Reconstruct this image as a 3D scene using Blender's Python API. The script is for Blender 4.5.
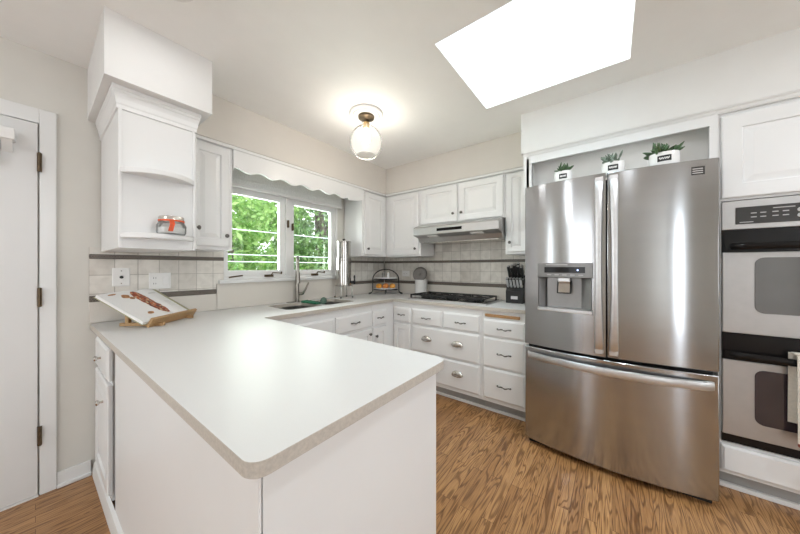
import bpy, bmesh, math, random
import numpy as np
from mathutils import Vector, Matrix
random.seed(7); rng = np.random.default_rng(7)
PI = math.pi
for o in list(bpy.data.objects): bpy.data.objects.remove(o, do_unlink=True)
S = bpy.context.scene; C = S.collection

# ------------------------------------------------------------------ camera, world, lights, exposure
H, YW, XW, ZC = 1.25, 2.51, 2.93, 2.44
cd = bpy.data.cameras.new('camera'); cam = bpy.data.objects.new('camera', cd); C.objects.link(cam)
cd.sensor_width = 36; cd.lens = 278.0 * 36 / 800; cd.clip_start = 0.02
yaw = math.atan2(212, 278)                                   # view direction, degrees up from +X
cam.location = (0, 0, H); cam.rotation_euler = (PI / 2, 0, (PI / 2 - yaw) * -1 + 0)
S.camera = cam
S.view_settings.view_transform = 'Standard'; S.view_settings.look = 'None'
S.view_settings.gamma = 1; S.view_settings.use_curve_mapping = False
S.view_settings.exposure = 1.24
w = bpy.data.worlds.new('World'); S.world = w; w.use_nodes = True
nt = w.node_tree; bg = nt.nodes['Background']
tc = nt.nodes.new('ShaderNodeTexCoord'); sp = nt.nodes.new('ShaderNodeSeparateXYZ'); rp = nt.nodes.new('ShaderNodeValToRGB')
nt.links.new(tc.outputs['Generated'], sp.inputs[0]); nt.links.new(sp.outputs[2], rp.inputs[0]); nt.links.new(rp.outputs[0], bg.inputs[0])
rp.color_ramp.elements[0].color = (0.95, 0.97, 1, 1); rp.color_ramp.elements[1].color = (0.74, 0.86, 1, 1)
bg.inputs[1].default_value = 1.7
def sun(name, rot, e, ang):
    l = bpy.data.lights.new(name, 'SUN'); l.energy = e; l.angle = ang; l.color = (1, .96, .9)
    o = bpy.data.objects.new(name, l); C.objects.link(o); o.rotation_euler = rot
def area(name, loc, rot, sx, sy, power, col=(1, 1, 1), spread=PI):
    l = bpy.data.lights.new(name, 'AREA'); l.shape = 'RECTANGLE'; l.size = sx; l.size_y = sy
    l.energy = power; l.color = col; l.spread = spread
    o = bpy.data.objects.new(name, l); C.objects.link(o); o.location = loc; o.rotation_euler = rot; return o
sun('sun', (math.radians(42), 0, math.radians(200)), 1.6, .05)
area('skylight_daylight', (1.68, .335, 3.36), (0, 0, 0), .76, .83, 11, (.80, .90, 1))
area('assumed_patio_light', (-2.65, -2.70, 1.15), (PI / 2, 0, 0), .7, 2.0, 9, (.82, .91, 1))  # assumed opening behind the camera, light added for fridge streak and fill
area('assumed_hall_light', (-2.25, 2.60, 1.35), (-PI / 2, 0, 0), .5, 1.7, 3.4, (.82, .91, 1))  # unseen, assumed gap in the back wall, lit to streak the fridge door
area('dining_side_fill', (-3.30, 1.3, 1.45), (0, -PI / 2, 0), 1.5, 1.2, 1.2, (.82, .91, 1))  # unseen fill from the dining side, in an added opening
area('front_fill', (.7, -2.72, 1.35), (PI / 2, 0, 0), 1.4, 1.5, .8, (.82, .91, 1))  # fill light added behind the camera, in an unseen opening
area('kitchen_window_daylight', (1.53, 2.66, 1.52), (-PI / 2, 0, 0), 1.15, .66, 8, (.96, 1, .97))

# ------------------------------------------------------------------ materials
def N(m, t, **k):
    n = m.node_tree.nodes.new(t)
    for a, b in k.items(): setattr(n, a, b)
    return n
def mat(name, col, rough=.5, metal=0., var=.04, scale=8., bump=0., bscale=120., coat=0., spec=.5, stretch=(1, 1, 1), emit=None, es=0, rv=0., aniso=0.):
    m = bpy.data.materials.new(name); m.use_nodes = True
    b = m.node_tree.nodes['Principled BSDF']; L = m.node_tree.links.new
    b.inputs['Roughness'].default_value = rough; b.inputs['Metallic'].default_value = metal
    b.inputs['Coat Weight'].default_value = coat; b.inputs['Specular IOR Level'].default_value = spec
    t = N(m, 'ShaderNodeTexCoord'); mp = N(m, 'ShaderNodeMapping'); mp.inputs['Scale'].default_value = stretch
    n = N(m, 'ShaderNodeTexNoise'); n.inputs['Scale'].default_value = scale; n.inputs['Detail'].default_value = 3
    L(t.outputs['Object'], mp.inputs[0]); L(mp.outputs[0], n.inputs['Vector'])
    r = N(m, 'ShaderNodeValToRGB'); L(n.outputs['Fac'], r.inputs[0])
    r.color_ramp.elements[0].position = .3; r.color_ramp.elements[1].position = .7
    r.color_ramp.elements[0].color = (*[c * (1 - var) for c in col], 1); r.color_ramp.elements[1].color = (*[min(1, c * (1 + var)) for c in col], 1)
    L(r.outputs[0], b.inputs['Base Color'])
    if rv:
        mr = N(m, 'ShaderNodeMapRange'); mr.inputs[3].default_value = rough - rv; mr.inputs[4].default_value = rough + rv
        L(n.outputs['Fac'], mr.inputs[0]); L(mr.outputs[0], b.inputs['Roughness'])
    if aniso:
        b.inputs['Anisotropic'].default_value = aniso; b.inputs['Anisotropic Rotation'].default_value = .25
        tg = N(m, 'ShaderNodeTangent'); tg.direction_type = 'RADIAL'; tg.axis = 'Z'; L(tg.outputs[0], b.inputs['Tangent'])
    if bump:
        n2 = N(m, 'ShaderNodeTexNoise'); n2.inputs['Scale'].default_value = bscale; L(mp.outputs[0], n2.inputs['Vector'])
        bp = N(m, 'ShaderNodeBump'); bp.inputs['Strength'].default_value = bump; bp.inputs['Distance'].default_value = .002
        L(n2.outputs['Fac'], bp.inputs['Height']); L(bp.outputs[0], b.inputs['Normal'])
    if emit:
        b.inputs['Emission Color'].default_value = (*emit, 1); b.inputs['Emission Strength'].default_value = es
    return m
def thin_glass(name, tint=(.97, 1, .985), ior=1.45, haze=0.):
    m = bpy.data.materials.new(name); m.use_nodes = True; nt = m.node_tree; L = nt.links.new
    nt.nodes.remove(nt.nodes['Principled BSDF']); out = nt.nodes['Material Output']
    tr = N(m, 'ShaderNodeBsdfTransparent'); tr.inputs[0].default_value = (*tint, 1)
    gl = N(m, 'ShaderNodeBsdfGlossy'); gl.inputs['Roughness'].default_value = .03
    fr = N(m, 'ShaderNodeFresnel'); fr.inputs[0].default_value = ior
    no = N(m, 'ShaderNodeTexNoise'); no.inputs['Scale'].default_value = 3
    mu = N(m, 'ShaderNodeMath', operation='MULTIPLY_ADD'); L(no.outputs['Fac'], mu.inputs[0]); mu.inputs[1].default_value = .02; L(fr.outputs[0], mu.inputs[2])
    mx = N(m, 'ShaderNodeMixShader'); L(mu.outputs[0], mx.inputs[0]); L(tr.outputs[0], mx.inputs[1]); L(gl.outputs[0], mx.inputs[2])
    if haze:
        df = N(m, 'ShaderNodeBsdfTranslucent'); df.inputs[0].default_value = (1, 1, 1, 1)
        m2 = N(m, 'ShaderNodeMixShader'); m2.inputs[0].default_value = haze; L(mx.outputs[0], m2.inputs[1]); L(df.outputs[0], m2.inputs[2]); mx = m2
    L(mx.outputs[0], out.inputs[0]); return m
M = {}
M['wall'] = mat('wall_paint', (.72, .70, .65), .75, var=.012, bump=.05, bscale=300)
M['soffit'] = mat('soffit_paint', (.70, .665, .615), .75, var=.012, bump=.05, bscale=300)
M['white_soffit'] = mat('white_soffit_paint', (.79, .785, .77), .7, var=.012, bump=.05, bscale=300)
M['ceiling'] = mat('ceiling_paint', (.93, .925, .905), .85, var=.01, bump=.06, bscale=200)
M['cab'] = mat('cabinet_lacquer', (.82, .82, .815), .34, var=.01, scale=4)
M['trim'] = mat('trim_paint', (.81, .81, .80), .4, var=.01, scale=4)
M['doorp'] = mat('door_paint', (.74, .735, .725), .42, var=.01, scale=4)
M['niche'] = mat('niche_paint', (.86, .845, .82), .6, var=.02)
M['kick'] = mat('shaded_kick', (.36, .35, .335), .6)  # dark tone stands in for the shade in the toe recess
M['edge'] = mat('quartz_edge', (.53, .485, .43), .5, var=.10, scale=160)  # speckled, with the shade of the peninsula sides mixed into the colour
M['cavity'] = mat('dispenser_cavity', (.30, .295, .29), .4, .7, .04, 20)
M['pull'] = mat('dark_nickel', (.16, .15, .14), .28, 1, .2, 60)
M['nickel'] = mat('satin_nickel', (.62, .59, .55), .24, 1, .05, 40)
M['bronze'] = mat('aged_bronze', (.13, .095, .06), .45, .8, .2, 60)
M['steel'] = mat('brushed_stainless', (.46, .467, .475), .17, 1, .02, 2, stretch=(1, 1, 8), aniso=.8)
M['hoodsteel'] = mat('hood_stainless', (.50, .495, .49), .38, 1, .03, 20)
M['ovsteel'] = mat('oven_stainless', (.50, .495, .49), .48, 1, .03, 20)
M['hsteel'] = mat('handle_stainless', (.66, .66, .665), .36, 1, .04, 30)
M['fsteel'] = mat('faucet_steel', (.30, .28, .25), .25, 1, .05, 40)
M['sinksteel'] = mat('sink_steel', (.30, .285, .265), .3, 1, .06, 30)
M['polish'] = mat('polished_steel', (.55, .53, .50), .16, 1, .04, 20)
M['dsteel'] = mat('dispenser_gray', (.22, .215, .21), .35, .6, .05, 40)
M['black'] = mat('black_gloss', (.010, .009, .009), .15, 0, .1, 20, spec=.22)
M['mblack'] = mat('matte_black', (.010, .010, .010), .5, 0, .15, 30)
M['dark'] = mat('dark_recess', (.03, .028, .026), .7)
M['iron'] = mat('cast_iron', (.012, .012, .0125), .55, 0, .2, 80, bump=.2, bscale=300)
M['bumper'] = mat('rubber_gasket', (.05, .05, .05), .7)
M['ovglass'] = mat('oven_window_glass', (.10, .095, .09), .06, 0, .08, 6, spec=.8)
M['ovdark'] = mat('dark_oven_window_glass', (.035, .025, .03), .06, 0, .1, 6, spec=.8)
M['screen'] = mat('control_panel_black', (.035, .033, .031), .25, 0, .1, 20)
M['print'] = mat('panel_print', (.45, .44, .43), .5)
M['wood'] = mat('maple_wood', (.40, .22, .09), .45, 0, .25, 12, stretch=(2, 14, 14))
M['stand'] = mat('beech_wood', (.47, .29, .135), .5, 0, .15, 10, stretch=(3, 20, 20))
M['page'] = mat('book_paper', (.86, .855, .84), .6, var=.01)
M['olive'] = mat('olive_print', (.42, .40, .25), .6)
M['ink'] = mat('pale_ink', (.62, .61, .60), .7)
M['brown_ink'] = mat('brown_print', (.45, .22, .09), .6, 0, .5, 60)
M['ceramic'] = mat('white_ceramic', (.85, .845, .83), .18, var=.01)
M['leaf'] = mat('succulent_green', (.07, .13, .055), .5, 0, .4, 40)
M['gleaf'] = mat('grey_succulent', (.20, .245, .19), .55, 0, .3, 40)
M['soil'] = mat('soil', (.05, .035, .025), .9, 0, .4, 100)
M['orange'] = mat('fruit_skin', (.80, .34, .04), .35, 0, .35, 18, bump=.1, bscale=400)
M['apple'] = mat('apple_skin', (.75, .25, .06), .3, 0, .6, 14)
M['ribbon'] = mat('orange_ribbon', (.75, .10, .02), .5, 0, .3, 50)
M['white'] = mat('white_plastic', (.84, .83, .81), .35, var=.01)
M['green'] = mat('green_sponge', (.01, .14, .07), .8, 0, .3, 60, bump=.4)
M['brush'] = mat('brush_grey_green', (.10, .17, .13), .7, 0, .4, 120, bump=.4)
M['shade'] = mat('woven_shade', (.76, .76, .745), .85, 0, .12, 60, bump=.3, stretch=(8, 8, 1))
M['glass'] = thin_glass('window_glass'); M['globe'] = thin_glass('globe_glass', (1, 1, .99), 1.10, .05); M['jar'] = thin_glass('jar_glass', (.97, .98, .975), 1.4, .10)
M['bulb'] = mat('lamp_bulb', (1, .95, .85), .3, emit=(1, .93, .82), es=10)
M['downlight'] = mat('downlight_lens', (1, 1, 1), .4, emit=(1, .92, .82), es=9)
M['led'] = mat('display_led', (.3, .4, 1), .4, emit=(.4, .5, 1), es=2)
M['brass'] = mat('brass', (.55, .36, .14), .3, 1, .1, 30)
M['bark'] = mat('bark', (.13, .10, .075), .9, 0, .35, 20)
M['wire'] = mat('pale_cable', (.85, .87, .88), .5)
M['grass'] = mat('lawn', (.12, .22, .05), .9, 0, .3, 3)
M['towel'] = mat('towel_linen', (.72, .67, .58), .9, 0, .06, 90, bump=.4, bscale=400)
M['trust'] = mat('towel_rust_print', (.55, .19, .09), .9, 0, .1, 60); M['tgrey'] = mat('towel_grey_print', (.16, .155, .155), .9, 0, .15, 60); M['tred'] = mat('towel_maroon_hem', (.22, .05, .04), .9, 0, .15, 60)

def quartz():
    m = mat('quartz_counter', (.70, .695, .685), .42, var=.02, scale=500, spec=.3)
    return m
M['counter'] = quartz(); M['splash'] = mat('quartz_splash', (.72, .68, .62), .3, var=.03, scale=300)
def food():
    m = bpy.data.materials.new('pizza_print'); m.use_nodes = True; L = m.node_tree.links.new; b = m.node_tree.nodes['Principled BSDF']
    t = N(m, 'ShaderNodeTexCoord'); v = N(m, 'ShaderNodeTexVoronoi'); v.inputs['Scale'].default_value = 85
    r = N(m, 'ShaderNodeValToRGB'); s = N(m, 'ShaderNodeSeparateColor'); L(t.outputs['Object'], v.inputs['Vector']); L(v.outputs['Color'], s.inputs[0]); L(s.outputs[0], r.inputs[0])
    e = r.color_ramp.elements; e[0].color = (.33, .07, .03, 1); e[1].color = (.62, .36, .15, 1); e.new(.3).color = (.55, .16, .06, 1); e.new(.5).color = (.16, .06, .05, 1); e.new(.75).color = (.62, .45, .28, 1)
    r.color_ramp.interpolation = 'CONSTANT'; L(r.outputs[0], b.inputs['Base Color']); b.inputs['Roughness'].default_value = .6; return m
M['food'] = food()
def tiles(name, axis, width, phase):
    m = bpy.data.materials.new(name); m.use_nodes = True; L = m.node_tree.links.new; b = m.node_tree.nodes['Principled BSDF']
    g = N(m, 'ShaderNodeNewGeometry'); s = N(m, 'ShaderNodeSeparateXYZ'); c = N(m, 'ShaderNodeCombineXYZ'); L(g.outputs['Position'], s.inputs[0])
    a2 = N(m, 'ShaderNodeMath', operation='ADD'); a2.inputs[1].default_value = -phase + width * 4; L(s.outputs[axis], a2.inputs[0]); L(a2.outputs[0], c.inputs[0])
    ad = N(m, 'ShaderNodeMath', operation='ADD'); ad.inputs[1].default_value = -1.20 + .115 * 4; L(s.outputs[2], ad.inputs[0]); L(ad.outputs[0], c.inputs[1])
    k = N(m, 'ShaderNodeTexBrick'); k.offset = 0; k.squash = 1; L(c.outputs[0], k.inputs['Vector'])
    for q, x in dict(Scale=1, **{'Mortar Size': .0022, 'Mortar Smooth': .3, 'Bias': 0, 'Brick Width': width, 'Row Height': .115}).items(): k.inputs[q].default_value = x
    k.inputs['Color1'].default_value = (.82, .79, .735, 1); k.inputs['Color2'].default_value = (.66, .625, .57, 1); k.inputs['Mortar'].default_value = (.46, .43, .385, 1)
    n = N(m, 'ShaderNodeTexNoise'); n.inputs['Scale'].default_value = 16; n.inputs['Detail'].default_value = 6; n.inputs['Distortion'].default_value = .3; L(g.outputs['Position'], n.inputs['Vector'])
    r = N(m, 'ShaderNodeValToRGB'); L(n.outputs['Fac'], r.inputs[0]); e = r.color_ramp.elements; e[0].position = .32; e[1].position = .62; e[0].color = (.88, .875, .865, 1); e[1].color = (1.05, 1.05, 1.05, 1)
    mx = N(m, 'ShaderNodeMix', data_type='RGBA', blend_type='MULTIPLY'); mx.inputs[0].default_value = 1; L(k.outputs['Color'], mx.inputs[6]); L(r.outputs[0], mx.inputs[7]); L(mx.outputs[2], b.inputs['Base Color'])
    bp = N(m, 'ShaderNodeBump'); bp.inputs['Strength'].default_value = .5; bp.inputs['Distance'].default_value = .003; bp.invert = True; L(k.outputs['Fac'], bp.inputs['Height']); L(bp.outputs[0], b.inputs['Normal'])
    b.inputs['Roughness'].default_value = .45; return m
def band(name, axis):
    m = bpy.data.materials.new(name); m.use_nodes = True; L = m.node_tree.links.new; b = m.node_tree.nodes['Principled BSDF']
    g = N(m, 'ShaderNodeNewGeometry'); s = N(m, 'ShaderNodeSeparateXYZ'); c = N(m, 'ShaderNodeCombineXYZ'); L(g.outputs['Position'], s.inputs[0]); L(s.outputs[axis], c.inputs[0]); L(s.outputs[2], c.inputs[1])
    k = N(m, 'ShaderNodeTexBrick'); k.offset = .5; L(c.outputs[0], k.inputs['Vector'])
    for q, x in dict(Scale=1, **{'Mortar Size': .0016, 'Brick Width': .012, 'Row Height': .010}).items(): k.inputs[q].default_value = x
    k.inputs['Color1'].default_value = (.115, .095, .075, 1); k.inputs['Color2'].default_value = (.06, .05, .042, 1); k.inputs['Mortar'].default_value = (.20, .17, .14, 1)
    L(k.outputs['Color'], b.inputs['Base Color']); b.inputs['Roughness'].default_value = .4; return m
M['tile_x'] = tiles('travertine_tile_x', 0, .109, .3035); M['tile_y'] = tiles('travertine_tile_y', 1, .1147, .905); M['band_x'] = band('mosaic_border_x', 0); M['band_y'] = band('mosaic_border_y', 1)
def oak():
    m = bpy.data.materials.new('oak_strip_floor'); m.use_nodes = True; L = m.node_tree.links.new; b = m.node_tree.nodes['Principled BSDF']
    g = N(m, 'ShaderNodeNewGeometry')
    def brick(c1, c2, mo, msz):
        k = N(m, 'ShaderNodeTexBrick'); k.offset = .37; k.offset_frequency = 2; L(g.outputs['Position'], k.inputs['Vector'])
        for q, x in dict(Scale=1, **{'Mortar Size': msz, 'Mortar Smooth': .2, 'Brick Width': .83, 'Row Height': .0575}).items(): k.inputs[q].default_value = x
        k.inputs['Color1'].default_value = c1; k.inputs['Color2'].default_value = c2; k.inputs['Mortar'].default_value = mo; return k
    k = brick((0, 0, 0, 1), (1, 1, 1, 1), (.5, .5, .5, 1), 0.0); s = N(m, 'ShaderNodeSeparateColor'); L(k.outputs['Color'], s.inputs[0])
    # cathedral grain: rings of a noise field stretched along the board, offset board by board
    mp = N(m, 'ShaderNodeMapping'); mp.inputs['Scale'].default_value = (1.1, 12.5, 1); L(g.outputs['Position'], mp.inputs[0])
    of = N(m, 'ShaderNodeCombineXYZ'); o2 = N(m, 'ShaderNodeMath', operation='MULTIPLY'); o2.inputs[1].default_value = 37; L(s.outputs[0], o2.inputs[0]); L(o2.outputs[0], of.inputs[2])
    va = N(m, 'ShaderNodeVectorMath', operation='ADD'); L(mp.outputs[0], va.inputs[0]); L(of.outputs[0], va.inputs[1])
    n = N(m, 'ShaderNodeTexNoise'); n.inputs['Scale'].default_value = 1.1; n.inputs['Detail'].default_value = 2; n.inputs['Distortion'].default_value = .5; L(va.outputs[0], n.inputs['Vector'])
    mu = N(m, 'ShaderNodeMath', operation='MULTIPLY'); mu.inputs[1].default_value = 80; L(n.outputs['Fac'], mu.inputs[0])
    si = N(m, 'ShaderNodeMath', operation='SINE'); L(mu.outputs[0], si.inputs[0])
    r = N(m, 'ShaderNodeValToRGB'); mr = N(m, 'ShaderNodeMapRange'); mr.inputs[1].default_value = -1; L(si.outputs[0], mr.inputs[0]); L(mr.outputs[0], r.inputs[0])
    e = r.color_ramp.elements; e[0].position = 0; e[1].position = .45; e[0].color = (.50, .44, .38, 1); e[1].color = (1, 1, 1, 1)
    mp2 = N(m, 'ShaderNodeMapping'); mp2.inputs['Scale'].default_value = (9, 260, 1); L(g.outputs['Position'], mp2.inputs[0])
    f = N(m, 'ShaderNodeTexNoise'); f.inputs['Scale'].default_value = 1; f.inputs['Detail'].default_value = 3; L(mp2.outputs[0], f.inputs['Vector'])
    r2 = N(m, 'ShaderNodeValToRGB'); L(f.outputs['Fac'], r2.inputs[0]); e = r2.color_ramp.elements; e[0].position = .35; e[1].position = .65; e[0].color = (.72, .68, .64, 1); e[1].color = (1.12, 1.1, 1.08, 1)
    base = N(m, 'ShaderNodeMix', data_type='RGBA'); L(s.outputs[0], base.inputs[0]); base.inputs[6].default_value = (.50, .275, .115, 1); base.inputs[7].default_value = (.35, .175, .066, 1)
    def mul(a, c):
        x = N(m, 'ShaderNodeMix', data_type='RGBA', blend_type='MULTIPLY'); x.inputs[0].default_value = 1; L(a, x.inputs[6]); L(c, x.inputs[7]); return x.outputs[2]
    k2 = brick((1, 1, 1, 1), (1, 1, 1, 1), (.35, .28, .22, 1), .0011)
    L(mul(mul(mul(base.outputs[2], r.outputs[0]), r2.outputs[0]), k2.outputs['Color']), b.inputs['Base Color'])
    b.inputs['Roughness'].default_value = .33; b.inputs['Coat Weight'].default_value = .15; return m
M['oak'] = oak()
def leafmat(name, c1, c2):
    m = mat(name, c1, .6, var=0); L = m.node_tree.links.new; b = m.node_tree.nodes['Principled BSDF']
    g = N(m, 'ShaderNodeNewGeometry'); r = N(m, 'ShaderNodeValToRGB'); L(g.outputs['Random Per Island'], r.inputs[0]); r.color_ramp.elements[0].color = (*c1, 1); r.color_ramp.elements[1].color = (*c2, 1)
    L(r.outputs[0], b.inputs['Base Color']); tl = N(m, 'ShaderNodeBsdfTranslucent'); L(r.outputs[0], tl.inputs[0]); mx = N(m, 'ShaderNodeMixShader'); mx.inputs[0].default_value = .45
    L(b.outputs[0], mx.inputs[1]); L(tl.outputs[0], mx.inputs[2]); L(mx.outputs[0], m.node_tree.nodes['Material Output'].inputs[0]); return m
M['tree_a'] = leafmat('bright_leaves', (.16, .34, .06), (.52, .68, .26)); M['tree_b'] = leafmat('deep_leaves', (.10, .24, .06), (.36, .52, .20))

# ------------------------------------------------------------------ mesh helpers
class MB:
    def __init__(s): s.v = []; s.f = []
    def add(s, vs, fs): k = len(s.v); s.v += [tuple(p) for p in vs]; s.f += [tuple(i + k for i in q) for q in fs]; return s
    def box(s, x0, x1, y0, y1, z0, z1):
        return s.add([(x0, y0, z0), (x1, y0, z0), (x1, y1, z0), (x0, y1, z0), (x0, y0, z1), (x1, y0, z1), (x1, y1, z1), (x0, y1, z1)],
                     [(0, 3, 2, 1), (4, 5, 6, 7), (0, 1, 5, 4), (1, 2, 6, 5), (2, 3, 7, 6), (3, 0, 4, 7)])
    def loft(s, loops, c0=True, c1=True, closed=False):
        n = len(loops[0]); vs = [p for l in loops for p in l]; fs = []
        for i in range(len(loops) - (0 if closed else 1)):
            a, b = i * n, ((i + 1) % len(loops)) * n
            for j in range(n): k = (j + 1) % n; fs.append((a + j, a + k, b + k, b + j))
        if c0 and not closed: fs.append(tuple(range(n))[::-1])
        if c1 and not closed: fs.append(tuple((len(loops) - 1) * n + j for j in range(n)))
        return s.add(vs, fs)
    def prism(s, poly, fn, a, b): return s.loft([[fn(p, q, a) for p, q in poly], [fn(p, q, b) for p, q in poly]])
    def tube(s, pts, r, n=10, caps=True, closed=False):
        P = [Vector(p) for p in pts]; R = r if isinstance(r, (list, tuple)) else [r] * len(P); loops = []
        up = Vector((0, 0, 1)); prev = None
        for i, p in enumerate(P):
            if closed: t = P[(i + 1) % len(P)] - P[i - 1]
            else: t = P[min(i + 1, len(P) - 1)] - P[max(i - 1, 0)]
            t.normalize()
            if prev is None: u = t.cross(up if abs(t.z) < .9 else Vector((1, 0, 0)))
            else: u = prev - t * prev.dot(t)
            u.normalize(); prev = u; w = t.cross(u)
            loops.append([p + (u * math.cos(2 * PI * k / n) + w * math.sin(2 * PI * k / n)) * R[i] for k in range(n)])
        return s.loft(loops, caps, caps, closed)
    def lathe(s, prof, c=(0, 0, 0), ax=(0, 0, 1), n=32, sx=1, sy=1, caps=True):
        q = Vector((0, 0, 1)).rotation_difference(Vector(ax)); c = Vector(c)
        return s.loft([[c + q @ Vector((r * sx * math.cos(2 * PI * k / n), r * sy * math.sin(2 * PI * k / n), z)) for k in range(n)] for r, z in prof], caps, caps)
    def ball(s, c, r, sc=(1, 1, 1), n=16, rot=None):
        loops = []
        for i in range(n // 2 + 1):
            th = PI * i / (n // 2); rr = max(.02, math.sin(th))
            l = [Vector((rr * math.cos(2 * PI * k / n) * sc[0], rr * math.sin(2 * PI * k / n) * sc[1], -math.cos(th) * sc[2])) * r for k in range(n)]
            loops.append([(rot @ p if rot else p) + Vector(c) for p in l])
        return s.loft(loops)
    def rot(s, m): s.v = [tuple(m @ Vector(p)) for p in s.v]; return s
    def build(s, name, m, parent=None, bevel=0, smooth=None, seg=2, solid=0, local=False, extra=None):
        off = Vector((0, 0, 0)) if (parent is None or local) else Vector(OFF.get(parent.name, (0, 0, 0)))
        me = bpy.data.meshes.new(name); me.from_pydata([tuple(Vector(p) - off) for p in s.v], [], s.f)
        bm = bmesh.new(); bm.from_mesh(me); bmesh.ops.recalc_face_normals(bm, faces=bm.faces); bm.to_mesh(me); bm.free()
        o = bpy.data.objects.new(name, me); C.objects.link(o); me.materials.append(m)
        if parent is not None: o.parent = parent; OFF[o.name] = tuple(off)
        if smooth is not None:
            for p in me.polygons: p.use_smooth = True
            me.set_sharp_from_angle(angle=math.radians(smooth))
        if solid: md = o.modifiers.new('solid', 'SOLIDIFY'); md.thickness = solid; md.offset = 0
        if bevel:
            md = o.modifiers.new('bevel', 'BEVEL'); md.width = bevel; md.segments = seg; md.limit_method = 'ANGLE'; md.angle_limit = math.radians(40)
        return o
OFF = {}
def thing(name, label, cat, loc=(0, 0, 0), group=None, rz=0):
    o = bpy.data.objects.new(name, None); C.objects.link(o); o.location = loc; o.rotation_euler = (0, 0, rz); o.empty_display_size = .05
    o['label'] = label; o['category'] = cat
    if group: o['group'] = group
    OFF[o.name] = tuple(loc); return o
def tag(o, label, cat, group=None):
    o['label'] = label; o['category'] = cat
    if group: o['group'] = group
    return o
def struct(name, mb, m, bevel=0, parent=None, **k):
    o = mb.build(name, m, parent, bevel, **k)
    if parent is None: o['kind'] = 'structure'
    return o
def dup(root, loc, label, group=None):
    r = root.copy(); C.objects.link(r); r.location = loc; r['label'] = label
    if group: r['group'] = group
    for ch in list(root.children):
        c = ch.copy(); C.objects.link(c); c.parent = r
        for g in ch.children: d = g.copy(); C.objects.link(d); d.parent = c
    return r
# face frames: (along, up, out) -> world
def FX(X0): return lambda a, z, n: (X0 - n, a, z)
def FY(Y0): return lambda a, z, n: (a, Y0 - n, z)
def rect_loops(F, a0, a1, z0, z1, prof):
    return [[F(a0 + i, z0 + i, n), F(a1 - i, z0 + i, n), F(a1 - i, z1 - i, n), F(a0 + i, z1 - i, n)] for i, n in prof]
def door(F, a0, a1, z0, z1, parent, name='door', t=.02, st=.055, m=None):
    st = min(st, (a1 - a0) * .24, (z1 - z0) * .3); sl = min(.03, (a1 - a0) * .1)
    pr = [(0, 0), (0, t - .006), (.003, t - .002), (.008, t), (st, t), (st + .004, t - .009), (st + .010, t - .009), (st + .010 + sl, t - .001), (st + .014 + sl, t - .001)]
    return MB().loft(rect_loops(F, a0, a1, z0, z1, pr)).build(name, m or M['cab'], parent)
def drawer(F, a0, a1, z0, z1, parent, t=.02, name='drawer'):
    return MB().loft(rect_loops(F, a0, a1, z0, z1, [(0, 0), (0, t - .008), (.004, t - .005), (.007, t - .004), (.012, t)])).build(name, M['cab'], parent)
def normal(F): return Vector(F(0, 0, 1)) - Vector(F(0, 0, 0))
def knob(F, a, z, parent, t=.02, m=None, r=.014):
    return MB().lathe([(r * .45, 0), (r * .4, .012), (r * .95, .017), (r, .023), (r * .7, .028), (.001, .029)], F(a, z, t), normal(F), 16).build('knob', m or M['nickel'], parent, smooth=50)
def pull(F, a, z, parent, t=.02, L=.10):
    mb = MB(); n = 17; pts = []; R = []
    for i in range(n):
        q = i / (n - 1); x = a + (q - .5) * L; pts.append(F(x, z + .004 * math.sin(q * 4 * PI), t + .006 + .018 * math.sin(PI * q) ** .6)); R.append(.0035 + .0022 * abs(math.cos(q * 3 * PI)))
    mb.tube(pts, R, 8)
    for sgn in (-1, 1): mb.lathe([(.006, 0), (.0055, .008)], F(a + sgn * L * .48, z, t), normal(F), 10)
    return mb.build('handle', M['pull'], parent, smooth=50)
def cup(F, a, z, parent, t=.02, W=.055, Hh=.030, D=.026):
    mb = MB(); loops = []
    for i in range(9):
        ph = PI / 2 * i / 8                                    # from rim against the drawer to the nose
        loops.append([F(a + W * math.cos(th) * math.cos(ph) ** .8, z - .012 + Hh * math.sin(th) * (math.cos(ph) ** .8) * 1.2 + .0, t + D * math.sin(ph) * (1 if 0 < th < PI else .85)) for th in [PI * k / 16 for k in range(17)]])
    vs = [p for l in loops for p in l]; fs = [(i * 17 + j, i * 17 + j + 1, (i + 1) * 17 + j + 1, (i + 1) * 17 + j) for i in range(8) for j in range(16)]
    mb.add(vs, fs)
    # rolled lower lip and face plate
    mb.tube([F(a + W * math.cos(th), z - .013 - .010 * math.sin(th), t + D * .9 * math.sin(th) + .002) for th in [PI * k / 12 for k in range(13)]], .003, 6)
    return mb.build('cup_pull', M['nickel'], parent, smooth=60, solid=.002)

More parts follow.
